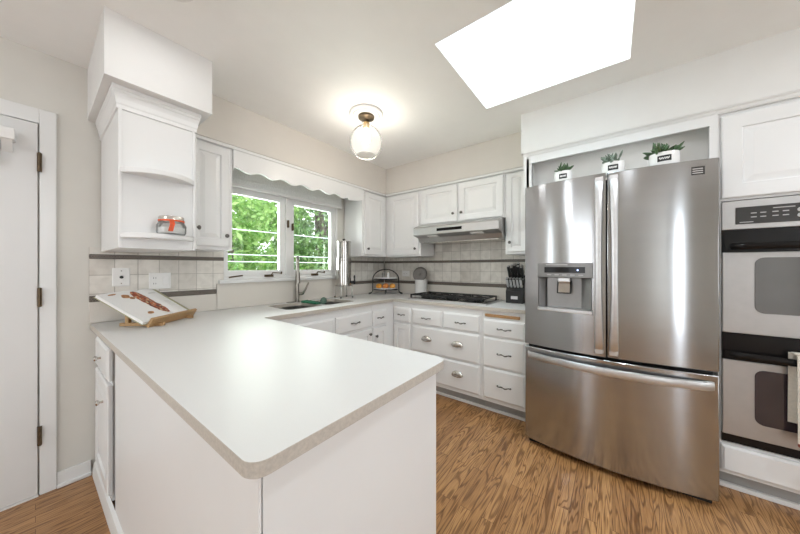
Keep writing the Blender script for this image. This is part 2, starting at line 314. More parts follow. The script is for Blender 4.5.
# ------------------------------------------------------------------ room shell
struct('floor', MB().box(-3.4, 3.05, -2.8, 2.66, -.1, 0), M['oak'])
WX0, WX1, WZ0, WZ1 = .925, 2.10, 1.146, 2.02              # kitchen window opening
mb = MB(); B0, B1 = YW, YW + .15
mb.box(-3.4, -2.5, B0, B1, 0, ZC + .1).box(-2.0, WX0, B0, B1, 0, ZC + .1).box(-2.5, -2.0, B0, B1, 0, .5).box(-2.5, -2.0, B0, B1, 2.2, ZC + .1).box(WX1, XW + .12, B0, B1, 0, ZC + .1).box(WX0, WX1, B0, B1, 0, WZ0 - .03).box(WX0, WX1, B0, B1, WZ1, ZC + .1)  # gap beyond the door is assumed, cut for the hall light
struct('wall_back', mb, M['wall'])
struct('wall_right', MB().box(XW, XW + .12, -2.8, YW, 0, ZC + .1), M['wall'])
mb = MB().box(-3.4, -3.0, -2.8, -2.65, 0, ZC + .1).box(-2.3, 0, -2.8, -2.65, 0, ZC + .1).box(1.4, XW, -2.8, -2.65, 0, ZC + .1).box(0, 1.4, -2.8, -2.65, 2.1, ZC + .1).box(0, 1.4, -2.8, -2.65, 0, .6).box(-3.0, -2.3, -2.8, -2.65, 2.15, ZC + .1).box(-3.0, -2.3, -2.8, -2.65, 0, .1)  # both openings are unseen and assumed, cut for the added lights
struct('wall_front', mb, M['wall'])
mb = MB().box(-3.4, -3.25, -2.65, .7, 0, ZC + .1).box(-3.4, -3.25, 1.9, YW, 0, ZC + .1).box(-3.4, -3.25, .7, 1.9, 0, .7).box(-3.4, -3.25, .7, 1.9, 2.2, ZC + .1)  # unseen opening added to hold the side fill
struct('wall_left', mb, M['wall'])
SX0, SX1, SY0, SY1 = 1.294, 2.058, -.082, .752             # skylight well
mb = MB().box(-3.4, SX0, -2.8, 2.66, ZC, ZC + .1).box(SX1, 3.05, -2.8, 2.66, ZC, ZC + .1).box(SX0, SX1, -2.8, SY0, ZC, ZC + .1).box(SX0, SX1, SY1, 2.66, ZC, ZC + .1)
struct('ceiling', mb, M['ceiling'])
sk = struct('window_2', MB().box(SX0 - .04, SX0, SY0 - .04, SY1 + .04, ZC + .1, 3.34).box(SX1, SX1 + .04, SY0 - .04, SY1 + .04, ZC + .1, 3.34).box(SX0, SX1, SY0 - .04, SY0, ZC + .1, 3.34).box(SX0, SX1, SY1, SY1 + .04, ZC + .1, 3.34), M['trim'])
struct('sash', MB().box(SX0, SX1, SY0, SY0 + .03, 3.31, 3.34).box(SX0, SX1, SY1 - .03, SY1, 3.31, 3.34).box(SX0, SX0 + .03, SY0, SY1, 3.31, 3.34).box(SX1 - .03, SX1, SY0, SY1, 3.31, 3.34), M['white'], parent=sk)
struct('pane', MB().box(SX0, SX1, SY0, SY1, 3.325, 3.332), M['glass'], parent=sk)

# soffits and their trims
ZS = 2.133; YU, XU = 2.187, 2.588
struct('trim_1', MB().box(.19, .62, 1.84, YW, ZS, ZC), M['white_soffit'])
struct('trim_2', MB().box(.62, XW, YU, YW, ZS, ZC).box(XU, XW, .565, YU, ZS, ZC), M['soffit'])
struct('trim_3', MB().box(2.30, XW, -2.65, .565, ZS, ZC), M['white_soffit'])
struct('trim_4', MB().box(.585, XU - .006, YU - .01, YU + .012, 2.104, 2.127).box(XU - .01, XU + .012, .575, YU - .008, 2.104, 2.127), M['trim'], .003)
mb = MB()
mb.loft([[(2.30 + o, .553 - o * .2, z), (2.36, .553 - o * .2, z), (2.36, -1.30, z), (2.30 + o, -1.30, z)] for o, z in [(.004, ZS), (.004, 2.128), (.012, 2.122), (.015, 2.113), (.019, 2.110), (.019, 2.107)]])
struct('trim_5', mb, M['trim'])

# door on the back wall, with casing; baseboards
DX1 = .010
dr = struct('door_1', MB().box(-.83, DX1 - .003, 2.485, 2.52, .012, 2.03), M['doorp'], .002)
for z in (.33, 1.085, 1.82):
    struct('hinge', MB().box(DX1 - .005, DX1 + .012, 2.474, 2.486, z - .05, z + .05).lathe([(.006, z - .052), (.006, z + .052)], (DX1 + .003, 2.474, 0), (0, 0, 1), 10), M['bronze'], parent=dr)
struct('threshold', MB().box(-.83, DX1, 2.482, 2.51, 0, .010), M['trim'], parent=dr)
struct('trim_6', MB().box(DX1 + .003, .072, 2.488, YW, 0, 2.115).box(-.83, DX1 + .003, 2.488, YW, 2.035, 2.115).box(-.91, -.833, 2.488, YW, 0, 2.115), M['trim'], .003)
struct('baseboard_back', MB().box(.073, .205, 2.496, YW, 0, .085).box(.073, .205, 2.482, 2.498, 0, .018), M['trim'], .003)
t = thing('blind_headrail', 'white mounted headrail with a folded blind hanging on the flat door', 'blind', (-.4, 2.47, 1.9))
MB().box(-.75, -.064, 2.415, 2.484, 1.898, 1.955).build('headrail', M['white'], t, .004)
MB().prism([(2.484, 1.898), (2.484, 1.845), (2.43, 1.898)], lambda p, q, a: (a, p, q), -.105, -.072).build('bracket', M['white'], t)
mb = MB()
for k in range(8): mb.box(-.74, -.118, 2.432 + (k % 2) * .008, 2.475, 1.888 - .014 * (k + 1), 1.900 - .014 * (k + 1))
mb.build('blind_stack', M['shade'], t, .003)

# ------------------------------------------------------------------ kitchen window
win = struct('window_1', MB().box(WX0, WX0 + .02, 2.50, 2.60, WZ0 + .025, 1.925).box(WX1 - .03, WX1, 2.50, 2.60, WZ0 + .025, 1.925).box(1.462, 1.512, 2.496, 2.60, WZ0 + .025, 1.925).box(WX0, WX1, 2.50, 2.60, WZ0, WZ0 + .025).box(WX0, WX1, 2.50, 2.60, 1.925, WZ1), M['trim'], .003)
for x0, x1 in ((WX0 + .02, 1.462), (1.512, WX1 - .03)):
    i0, i1 = x0 + .045 - (.03 if x0 < 1 else 0), x1 - .05
    s = struct('sash', MB().box(x0, i0, 2.515, 2.555, 1.172, 1.924).box(i1, x1, 2.515, 2.555, 1.172, 1.924).box(i0, i1, 2.515, 2.555, 1.172, 1.221).box(i0, i1, 2.515, 2.555, 1.868, 1.924), M['trim'], 0, parent=win)
    struct('pane', MB().box(x0 + .01, x1 - .045, 2.534, 2.538, 1.216, 1.872), M['glass'], parent=s)
for x in (1.31, 1.80):
    struct('crank_handle', MB().box(x - .055, x + .02, 2.478, 2.50, 1.160, 1.182).tube([(x, 2.480, 1.178), (x + .01, 2.472, 1.20), (x + .05, 2.468, 1.196), (x + .09, 2.468, 1.192)], .005, 8).lathe([(.007, -.012), (.008, .012)], (x + .09, 2.468, 1.196), (0, 0, 1), 8), M['bronze'], .002, parent=win)
struct('crank_handle', MB().tube([(.955, 2.478, 1.165), (1.06, 2.478, 1.178)], .006, 8), M['bronze'], parent=win)
for x, z in ((1.478, 1.665), (1.526, 1.64)):
    struct('latch', MB().box(x - .006, x + .006, 2.470, 2.496, z - .035, z + .035), M['bronze'], .003, parent=win)
struct('window_sill', MB().box(.885, 2.145, 2.462, 2.52, 1.118, 1.146), M['trim'], .004, parent=win)
t = thing('window_shade', 'light grey woven shade drawn up at the top of the window', 'window shade', (1.5, 2.47, 1.92))
mb = MB()
mb.box(.90, 2.12, 2.455, 2.490, 1.985, 2.12)
mb.box(.90, 2.12, 2.450, 2.492, 1.935, 1.985)
mb.build('shade_cloth', M['shade'], t, .004)
MB().box(.90, 2.12, 2.446, 2.494, 1.915, 1.935).build('bottom_rail', M['white'], t, .003)
# scalloped valance
pl = [(.872, 2.103), (.872, 1.956)]
x = .88
while x < 2.19:
    z = 1.967 - .012 * math.cos(2 * PI * (x - .98) / .186) if x < 1.98 else 1.955 + min(.04, ((x - 1.98) / .2) ** 2 * .03)
    pl.append((x, z)); x += .0116
pl += [(2.193, 1.99), (2.193, 2.103)]
o = MB().prism(pl, lambda p, q, a: (p, a, q), YU - .004, YU + .016).build('scalloped_valance', M['cab'])
tag(o, 'white wooden valance board with a scalloped lower edge above the window', 'valance')

# ------------------------------------------------------------------ backsplash
def splash(name, axis, a0, a1, a1low=None):
    F = FY(YW) if axis == 'x' else FX(XW); a1l = a1low or a1
    def bx(mb, p, q, z0, z1, n): 
        c0, c1 = F(p, z0, 0), F(q, z1, n); return mb.box(min(c0[0], c1[0]), max(c0[0], c1[0]), min(c0[1], c1[1]), max(c0[1], c1[1]), z0, z1)
    top = 1.37
    s = struct(name, bx(bx(MB(), a0, a1l, 1.037, 1.118, .010), a0, a1, 1.118, top, .010), M['tile_' + axis])
    for z0, z1, e in ((1.037, 1.075, a1l), (1.300, 1.328, a1)): struct('mosaic_border', bx(MB(), a0, e, z0, z1, .016), M['band_' + axis], .004, parent=s)
    struct('upstand', bx(MB(), a0, a1l, .911, 1.037, .018), M['splash'], .002, parent=s)
    return s
splash('backsplash', 'x', .195, .924, .872)
struct('upstand', MB().box(.874, 2.15, 2.490, YW, .911, 1.117), M['splash'], .002)['kind'] = 'structure'
splash('backsplash', 'x', 2.15, XW - .02)
bs = splash('backsplash', 'y', .53, 2.49)
struct('hood_tiles', MB().box(XW - .010, XW, .775, 1.69, 1.372, 1.70), M['tile_y'], parent=bs)

# ------------------------------------------------------------------ wall plates
def plate(name, label, F, a, z, w, h, kind):
    t = thing(name, label, 'outlet', F(a, z, 0))
    MB().loft(rect_loops(F, a - w / 2, a + w / 2, z - h / 2, z + h / 2, [(0, 0), (0, .003), (.004, .006)])).build('cover_plate', M['white'], t)
    if kind == 'jack':
        MB().lathe([(.009, 0), (.009, .012), (.005, .012), (.005, .008)], F(a, z, .005), normal(F), 14).build('jack', M['mblack'], t)
        for s in (-1, 1): MB().lathe([(.003, 0), (.003, .002)], F(a, z + s * .040, .006), normal(F), 8).build('screw', M['bronze'], t)
    else:
        spots = [(-w / 4, 0)] if kind == 'combo' else [(0, 0)]
        for sx, _ in spots:
            for s in (-1, 1):
                aa, zz = (a + sx, z + s * .019) if kind == 'combo' else (a + s * .019, z)
                r = MB().loft(rect_loops(F, aa - .015, aa + .015, zz - .014, zz + .014, [(0, .004), (0, .008), (.003, .009)])).build('socket', M['white'], t)
                mb = MB()
                for q in (-.006, .006):
                    c0, c1 = F(aa + q - .0012, zz - .005, .0085), F(aa + q + .0012, zz + .005, .0095); mb.box(min(c0[0], c1[0]), max(c0[0], c1[0]), min(c0[1], c1[1]), max(c0[1], c1[1]), zz - .004, zz + .005)
                mb.build('slot', M['dark'], r)
        if kind == 'combo': MB().loft(rect_loops(F, a + w / 4 - .016, a + w / 4 + .016, z - .033, z + .033, [(0, .004), (0, .008), (.003, .010)])).build('rocker_switch', M['white'], t, .001)
FB = FY(YW - .010); FR = FX(XW - .010)
plate('wall_jack', 'white jack plate with a single black hole on the tiles behind the cookbook', FB, .333, 1.185, .082, .118, 'jack')
plate('wall_outlet', 'white double plate with outlet and rocker switch above the cookbook', FB, .525, 1.155, .118, .112, 'combo')
plate('wall_outlet', 'small white horizontal outlet on the tiles between fruit stand and canister', FR, 2.13, 1.165, .118, .075, 'duplex')

# ------------------------------------------------------------------ countertop
def rounded(pts, rads, n=6):
    out = []
    for i, p in enumerate(pts):
        r = rads[i]; p = Vector(p)
        if not r: out.append(tuple(p)); continue
        a = (Vector(pts[i - 1]) - p).normalized(); b = (Vector(pts[(i + 1) % len(pts)]) - p).normalized()
        ang = a.angle(b); d = r / math.tan(ang / 2); c = p + (a + b).normalized() * (r / math.sin(ang / 2))
        s, e = p + a * d - c, p + b * d - c; a0 = math.atan2(s.y, s.x); da = (math.atan2(e.y, e.x) - a0 + PI) % (2 * PI) - PI
        for k in range(n + 1): out.append((c.x + r * math.cos(a0 + da * k / n), c.y + r * math.sin(a0 + da * k / n)))
    return out
CX0F, CX0N, CY0, CX1, CYW, CXR = .197, .221, .485, .930, 1.858, 2.325
outline = rounded([(CX0F, 2.49), (CX0N, CY0), (CX1, CY0), (CX1, CYW), (CXR, CYW), (CXR, .532), (XW - .02, .532), (XW - .02, 2.49)], [0, .035, .045, .01, .02, 0, 0, 0])
SB = [(1.215, 1.555, 2.03, 2.395), (1.60, 1.94, 2.03, 2.395)]
holes = [rounded([(x0, y0), (x1, y0), (x1, y1), (x0, y1)], [.05] * 4) for x0, x1, y0, y1 in SB]
def slab(name, loops, z0, z1, m, parent=None):
    bm = bmesh.new(); es = []
    for lp in loops:
        vs = [bm.verts.new((x, y, z0)) for x, y in lp]
        es += [bm.edges.new((vs[i], vs[(i + 1) % len(vs)])) for i in range(len(vs))]
    bmesh.ops.triangle_fill(bm, use_beauty=True, edges=es)
    r = bmesh.ops.extrude_face_region(bm, geom=list(bm.faces)); bmesh.ops.translate(bm, vec=(0, 0, z1 - z0), verts=[v for v in r['geom'] if isinstance(v, bmesh.types.BMVert)])
    bmesh.ops.recalc_face_normals(bm, faces=bm.faces)
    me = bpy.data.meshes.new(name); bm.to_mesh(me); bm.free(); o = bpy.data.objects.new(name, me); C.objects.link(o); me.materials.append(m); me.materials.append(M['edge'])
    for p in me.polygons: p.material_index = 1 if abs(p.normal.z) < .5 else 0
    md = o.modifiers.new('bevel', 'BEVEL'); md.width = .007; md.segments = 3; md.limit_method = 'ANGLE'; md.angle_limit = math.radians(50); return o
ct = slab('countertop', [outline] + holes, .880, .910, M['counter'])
tag(ct, 'continuous white quartz worktop running from the peninsula past sink and cooktop', 'countertop')

# ------------------------------------------------------------------ base cabinets
def skew(x, y): return x + (CX0N - CX0F) * (1 - (y - CY0) / (2.49 - CY0)) - (CX0N - CX0F)
# peninsula
PX = .248                                                    # panel plane near end
t = thing('peninsula_base', 'white peninsula cabinet with plain back panel under the long worktop', 'cabinet', (.5, 1.2, 0))
def px(x, y): return x - .024 * (y - CY0) / (2.49 - CY0)
yg0, yg1 = 1.885, 1.975
MB().add([(px(PX + .02, .53), .53, .0), (.89, .53, 0), (.89, 1.86, 0), (px(PX + .02, yg0), yg0, 0), (px(PX + .02, .53), .53, .87), (.89, .53, .87), (.89, 1.86, .87), (px(PX + .02, yg0), yg0, .87)],
         [(0, 3, 2, 1), (4, 5, 6, 7), (0, 1, 5, 4), (1, 2, 6, 5), (2, 3, 7, 6), (3, 0, 4, 7)]).build('body', M['cab'], t)
MB().box(.256, .895, .515, .534, 0, .879).build('end_panel', M['cab'], t, .001)
MB().add([(px(PX, .515), .515, .0), (px(PX, yg0), yg0, 0), (px(PX, yg0) + .02, yg0, 0), (px(PX, .515) + .0055, .515, 0)] + [(px(PX, .515), .515, .879), (px(PX, yg0), yg0, .879), (px(PX, yg0) + .02, yg0, .879), (px(PX, .515) + .0055, .515, .879)],
         [(0, 1, 2, 3), (7, 6, 5, 4), (0, 4, 5, 1), (1, 5, 6, 2), (2, 6, 7, 3), (3, 7, 4, 0)]).build('back_panel', M['cab'], t)
mb = MB(); mb.prism([(0, 0), (-.018, 0), (-.018, .018), (-.012, .075), (0, .085)], lambda p, q, a: (px(PX, a) + p, a, q), .515, 2.47); mb.build('plinth_moulding', M['trim'], t)
t2 = thing('base_cabinet', 'white drawer and door cabinet built into the wall end of the peninsula', 'cabinet', (.4, 2.2, 0))
xc = px(PX, 2.2) + .004
MB().box(xc, .60, yg1, 2.484, .086, .879).build('body', M['cab'], t2)
MB().box(xc + .12, .60, yg0 + .002, yg1 - .001, .086, .879).build('gap_shadow', M['dark'], t2)  # near-black block painted as the shadow in the gap beside the door
F = FX(xc)
d = drawer(F, yg1 - .012, 2.40, .685, .845, t2); knob(F, 2.17, .765, d, m=M['nickel'])
d = door(F, yg1 - .012, 2.40, .125, .665, t2); knob(F, 2.09, .555, d, m=M['nickel'])

# window run (sink base) and corner
BY, BX = 1.885, 2.352
def base(name, label, F, a0, a1, z0=.10, depth=.55):
    c = [F(a0, 0, 0), F(a1, 0, -depth)]
    t = thing(name, label, 'cabinet', ((c[0][0] + c[1][0]) / 2, (c[0][1] + c[1][1]) / 2, 0))
    x0, x1 = sorted((c[0][0], c[1][0])); y0, y1 = sorted((c[0][1], c[1][1]))
    MB().box(x0, x1, y0, y1, z0, .879).build('body', M['cab'], t)
    k = [F(a0, 0, -.065), F(a1, 0, -depth)]; x0, x1 = sorted((k[0][0], k[1][0])); y0, y1 = sorted((k[0][1], k[1][1]))
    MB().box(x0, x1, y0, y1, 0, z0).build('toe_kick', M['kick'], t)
    k = [F(a0, 0, -.045), F(a1, 0, -.065)]; x0, x1 = sorted((k[0][0], k[1][0])); y0, y1 = sorted((k[0][1], k[1][1]))
    MB().box(x0, x1, y0, y1, 0, .022).build('shoe_moulding', M['trim'], t, .004)
    return t
FWn, FRt = FY(BY), FX(BX)
# sink base: open box so that the bowls hang inside
t = thing('sink_cabinet', 'white cabinet under the sink with false drawers and two doors', 'cabinet', (1.45, 2.2, 0))
MB().box(.935, 2.005, BY, BY + .02, .10, .879).box(.935, .955, BY + .02, 2.47, .10, .879).box(1.985, 2.005, BY + .02, 2.47, .10, .879).box(.955, 1.985, BY + .02, 2.47, .10, .12).build('body', M['cab'], t)
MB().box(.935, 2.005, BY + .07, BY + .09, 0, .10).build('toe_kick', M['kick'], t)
for a0, a1 in ((1.00, 1.535), (1.555, 1.995)):
    d = drawer(FWn, a0, a1, .665, .815, t, name='false_drawer'); pull(FWn, (a0 + a1) / 2, .74, d)
    d = door(FWn, a0, a1, .13, .645, t); knob(FWn, a1 - .035, .60, d, m=M['pull'])
t = base('base_cabinet', 'narrow white cabinet next to the corner under the window counter', FWn, 2.007, 2.3515)
d = drawer(FWn, 2.02, 2.215, .665, .815, t); pull(FWn, 2.118, .74, d, L=.085)
d = door(FWn, 2.02, 2.215, .13, .645, t); knob(FWn, 2.05, .565, d, m=M['pull'])
t = base('base_cabinet', 'narrow white cabinet between the corner and the cooktop drawers', FRt, 1.638, 1.8845)
d = drawer(FRt, 1.655, 1.865, .675, .825, t); pull(FRt, 1.76, .75, d, L=.085)
door(FRt, 1.655, 1.865, .13, .655, t)
t = base('base_cabinet', 'wide white drawer cabinet under the cooktop with nickel cup pulls', FRt, .896, 1.636)
for a0, a1 in ((1.285, 1.625), (.915, 1.268)):
    d = drawer(FRt, a0, a1, .675, .825, t); pull(FRt, (a0 + a1) / 2, .745, d)
for z0, z1 in ((.405, .655), (.135, .385)):
    d = drawer(FRt, .915, 1.625, z0, z1, t)
    for a in (1.45, 1.12): cup(FRt, a, (z0 + z1) / 2 + .02, d)
t = base('base_cabinet', 'white three drawer cabinet beside the fridge with a pull-out wooden board', FRt, .53, .894)
b = MB().box(BX - .014, BX + .3, .585, .868, .826, .850).build('cutting_board', M['wood'], t, .003); b['label'] = 'brown wooden pull-out board'
for z0, z1 in ((.665, .805), (.405, .650), (.135, .390)):
    d = drawer(FRt, .545, .880, z0, z1, t); pull(FRt, .705, (z0 + z1) / 2, d, L=.11)

# ------------------------------------------------------------------ wall cabinets
t = thing('end_cabinet', 'tall white end cabinet with crown moulding and rounded open shelves', 'cabinet', (.4, 2.2, 1.345))
EX0, EX1, EY0 = .245, .560, 1.92
MB().box(EX0, EX1, EY0, 2.495, 1.345, 2.04).box(EX0, EX0 + .012, EY0 - .006, EY0, 1.345, 2.03).box(EX1 - .012, EX1, EY0 - .006, EY0, 1.345, 2.03).build('body', M['cab'], t, .001)
MB().loft([[(EX0 - o, EY0 - o, z), (EX1 + o, EY0 - o, z), (EX1 + o, 2.495, z), (EX0 - o, 2.495, z)] for o, z in [(.001, 2.025), (.007, 2.027), (.007, 2.045), (.010, 2.052), (.013, 2.075), (.018, 2.095), (.021, 2.100), (.021, 2.112), (.024, 2.116), (.024, 2.1325)]]).build('crown_moulding', M['cab'], t)
def shelf(z0, z1, bulge):
    pts = [(EX0 + .006, EY0), (EX0 + .006, EY0 - .012)]
    for k in range(1, 24):
        q = k / 24; pts.append((EX0 + .006 + (EX1 - EX0 - .012) * q, EY0 - .012 - bulge * math.sin(PI * q) ** .75))
    pts += [(EX1 - .006, EY0 - .012), (EX1 - .006, EY0)]
    MB().prism(pts, lambda p, q, a: (p, q, a), z0, z1).build('shelf', M['cab'], t, .003)
shelf(1.715, 1.742, .10); shelf(1.395, 1.420, .10)
F = lambda a, z, n: (EX1 + n, a, z)
d = door(F, EY0 + .03, 2.145, 1.36, 2.015, t); knob(F, 1.985, 1.49, d, m=M['pull'])
FU, FUR = FY(2.203), FX(2.604)
def wall_cab(label, F, a0, a1, z0, doors, knobs, z1=2.128):
    c = [F(a0, 0, 0), F(a1, 0, -.29)]; x0, x1 = sorted((c[0][0], c[1][0])); y0, y1 = sorted((c[0][1], c[1][1]))
    t = thing('wall_cabinet', label, 'cabinet', ((x0 + x1) / 2, (y0 + y1) / 2, z0))
    MB().box(x0, x1, y0, y1, z0, z1).build('body', M['cab'], t, .0015)
    for (d0, d1, e0, e1), (ka, kz) in zip(doors, knobs):
        d = door(F, d0, d1, e0, e1, t); knob(F, ka, kz, d, m=M['pull'])
wall_cab('white wall cabinet with one raised panel door beside the window, next to the open shelves', FU, .584, .870, 1.370, [(.605, .848, 1.392, 2.092)], [(.822, 1.47)])
wall_cab('narrow white corner wall cabinet on the far side of the window', FU, 2.195, 2.6035, 1.372, [(2.225, 2.565, 1.39, 2.092)], [(2.262, 1.455)])
wall_cab('tall white wall cabinet between the corner and the range hood', FUR, 1.694, 2.2025, 1.372, [(1.715, 2.135, 1.39, 2.092)], [(1.752, 1.455)])
wall_cab('short two door white cabinet directly above the range hood', FUR, .776, 1.692, 1.705, [(1.247, 1.682, 1.715, 2.092), (.790, 1.225, 1.715, 2.092)], [(1.285, 1.795), (1.195, 1.795)])
wall_cab('narrow white wall cabinet between range hood and fridge', FUR, .555, .774, 1.365, [(.590, .758, 1.385, 2.092)], [(.728, 1.47)])

# ------------------------------------------------------------------ range hood
t = thing('range_hood', 'stainless steel range hood under the short cabinet above the cooktop', 'range hood', (2.65, 1.23, 1.55))
y0, y1 = .782, 1.686
def hp(p, q, a): return (p, a, q)
MB().prism([(2.56, 1.702), (2.455, 1.668), (2.445, 1.658), (2.442, 1.584), (2.452, 1.578), (2.535, 1.562), (2.565, 1.515), (2.918, 1.515), (2.918, 1.702)], hp, y0, y1).build('body', M['hoodsteel'], t, .004)
MB().box(2.437, 2.446, 1.13, 1.40, 1.610, 1.638).build('control_strip', M['black'], t, .002)
for a in (1.0, 1.47): MB().prism([(2.470, 1.576), (2.520, 1.567), (2.519, 1.560), (2.469, 1.569)], hp, a - .06, a + .06).build('light_cover', M['white'], t)
MB().box(2.58, 2.90, .83, 1.64, 1.509, 1.516).build('filter', M['nickel'], t)

# ------------------------------------------------------------------ cooktop
KX0, KX1, KY0, KY1 = 2.41, 2.86, .88, 1.735
t = thing('cooktop', 'black gas cooktop with cast iron grates on a stainless rim', 'cooktop', (2.63, 1.32, .91))
MB().loft([[(KX0 + i, KY0 + i, z), (KX1 - i, KY0 + i, z), (KX1 - i, KY1 - i, z), (KX0 + i, KY1 - i, z)] for i, z in [(0, .911), (0, .916), (.006, .922), (.02, .922)]]).build('rim', M['hsteel'], t)
MB().box(KX0 + .022, KX1 - .022, KY0 + .022, KY1 - .022, .9215, .9245).build('pan', M['black'], t)
for bx, by, r in ((2.53, 1.07, .04), (2.75, 1.07, .035), (2.63, 1.32, .05), (2.53, 1.57, .035), (2.75, 1.57, .04)):
    bb = MB().lathe([(r + .012, .9245), (r + .012, .932), (r, .934), (r, .944), (r - .004, .947), (.001, .947)], (bx, by, 0), (0, 0, 1), 20).build('burner', M['iron'], t, smooth=40)
for g0, g1 in ((.925, 1.185), (1.195, 1.445), (1.455, 1.715)):
    mb = MB(); gx0, gx1, zt, zb = 2.43, 2.83, .962, .950; w = .006
    for yy in (g0, g1 - .012): mb.box(gx0, gx1, yy, yy + .012, zb, zt)
    for xx in (gx0, gx1 - .012): mb.box(xx, xx + .012, g0 + .012, g1 - .012, zb, zt)
    cy = (g0 + g1) / 2
    mb.box(gx0 + .012, gx1 - .012, cy - w, cy + w, zb, zt)
    for xx in (2.53, 2.63, 2.75): mb.box(xx - w, xx + w, g0 + .012, cy - w, zb + .002, zt - .0005).box(xx - w, xx + w, cy + w, g1 - .012, zb + .002, zt - .0005)
    for xx in (gx0, gx1 - .014):
        for yy in (g0, g1 - .014): mb.box(xx, xx + .014, yy, yy + .014, .9245, zb)
    mb.build('grate', M['iron'], t, .0015)
for k in range(5): MB().lathe([(.016, .9245), (.015, .945), (.012, .947), (.001, .947)], (2.435 + .0, 1.08 + .12 * k, 0), (0, 0, 1), 14).build('control_knob', M['mblack'], t, smooth=40)

# ------------------------------------------------------------------ sink, faucet and what lies in it
t = thing('kitchen_sink', 'double bowl stainless undermount sink below the window', 'sink', (1.58, 2.2, .7))
for x0, x1, y0, y1 in SB:
    lo = rounded([(x0, y0), (x1, y0), (x1, y1), (x0, y1)], [.05] * 4); li = rounded([(x0 + .02, y0 + .02), (x1 - .02, y0 + .02), (x1 - .02, y1 - .02), (x0 + .02, y1 - .02)], [.05] * 4)
    lq = rounded([(x0 - .012, y0 - .012), (x1 + .012, y0 - .012), (x1 + .012, y1 + .012), (x0 - .012, y1 + .012)], [.05] * 4)
    b = MB().loft([[(x, y, .879) for x, y in lq], [(x, y, .878) for x, y in lo], [(x, y, .72) for x, y in lo], [(x, y, .70) for x, y in li]], False, True).build('bowl', M['sinksteel'], t, smooth=50)
    MB().lathe([(.042, .7005), (.042, .704), (.03, .704), (.028, .7015)], ((x0 + x1) / 2, (y0 + y1) / 2, 0), (0, 0, 1), 20).build('drain', M['polish'], b)
FXc, FYc = 1.548, 2.442
t = thing('faucet', 'tall brushed gooseneck faucet behind the sink with side lever', 'faucet', (FXc, FYc, .911))
MB().loft([[(x, y, z) for x, y in rounded([(FXc - .11, FYc - .03), (FXc + .11, FYc - .03), (FXc + .11, FYc + .03), (FXc - .11, FYc + .03)], [.029] * 4)] for z in (.911, .916)]).build('deck_plate', M['fsteel'], t, .002)
dirx, diry = -.50, -.866
prof = [(0, .916), (0, 1.25)]
pts = [(FXc, FYc, .916), (FXc, FYc, 1.08), (FXc, FYc, 1.22)]
for k in range(1, 13):
    a = PI * k / 12; pts.append((FXc + dirx * .085 * (1 - math.cos(a)), FYc + diry * .085 * (1 - math.cos(a)), 1.24 + .105 * math.sin(a)))
pts += [(FXc + dirx * .17, FYc + diry * .17, 1.20)]
MB().tube(pts, [.021, .019, .0145] + [.013] * 12 + [.013], 14).build('spout', M['fsteel'], t, smooth=60)
MB().tube([(FXc + dirx * .17, FYc + diry * .17, 1.20), (FXc + dirx * .17, FYc + diry * .17, 1.10)], [.016, .019], 14).build('spray_head', M['fsteel'], t, smooth=50)
MB().tube([(FXc, FYc, .985), (FXc + .045, FYc - .03, .992), (FXc + .065, FYc - .042, 1.03), (FXc + .088, FYc - .058, 1.10)], [.014, .014, .009, .008], 10).build('lever', M['fsteel'], t, smooth=50)
cl = [(1.540, .9105), (1.614, .9105), (1.614, .80), (1.624, .80), (1.624, .916), (1.612, .925), (1.548, .922), (1.540, .917)]
mb = MB(); n = 14
mb.loft([[(p + .003 * math.sin(k * 1.3 + q * 9), 2.13 + .235 * k / n + .004 * math.sin(q * 30), q + (.0025 * math.sin(k * 1.9) + .003 if q > .915 else 0)) for p, q in cl] for k in range(n + 1)])
tag(mb.build('dish_cloth', M['green'], None, smooth=50), 'dark green cloth draped over the divider between the two sink bowls', 'cloth')
t = thing('dish_brush', 'grey green round dish brush resting on the sink divider beside the green cloth', 'brush', (1.66, 2.1, .88))
MB().ball((1.580, 2.075, .945), .033, (1, .5, 1), 16).build('brush_head', M['brush'], t, smooth=60)
MB().tube([(1.592, 2.078, .930), (1.640, 2.105, .890), (1.785, 2.18, .740)], .009, 8).build('handle', M['mblack'], t, smooth=50)

# ------------------------------------------------------------------ water filter tower
cx, cy = 2.065, 2.355
t = thing('water_filter', 'tall two tier stainless water filter on a wire stand by the window', 'water filter', (cx, cy, .911))
R = .080
MB().lathe([(.001, 1.05), (R - .004, 1.05), (R, 1.054), (R, 1.320), (R + .004, 1.324), (R + .004, 1.331), (.001, 1.331)], (cx, cy, 0), (0, 0, 1), 32).build('lower_chamber', M['polish'], t, smooth=35)
MB().lathe([(.001, 1.332), (R - .001, 1.332), (R - .001, 1.352), (R - .006, 1.357), (R - .006, 1.518), (R - .001, 1.522), (R - .001, 1.532), (.05, 1.538), (.001, 1.540)], (cx, cy, 0), (0, 0, 1), 32).build('upper_chamber', M['polish'], t, smooth=35)
MB().lathe([(.008, 1.539), (.007, 1.546), (.016, 1.551), (.016, 1.559), (.001, 1.562)], (cx, cy, 0), (0, 0, 1), 14).build('lid_knob', M['mblack'], t, smooth=40)
sv = Vector((.55, -.83, 0))
MB().tube([Vector((cx, cy, 1.085)) + sv * R, Vector((cx, cy, 1.085)) + sv * (R + .05)], .012, 10).tube([Vector((cx, cy, 1.06)) + sv * (R + .04), Vector((cx, cy, 1.13)) + sv * (R + .04)], [.010, .008], 8).ball(Vector((cx, cy, 1.14)) + sv * (R + .04), .014, (1, .5, 1.6), 10).build('spigot', M['mblack'], t, smooth=50)
MB().tube([(cx + .092 * math.cos(2 * PI * k / 24), cy + .092 * math.sin(2 * PI * k / 24), 1.045) for k in range(24)], .0045, 8, closed=True).build('stand_ring', M['polish'], t, smooth=60)
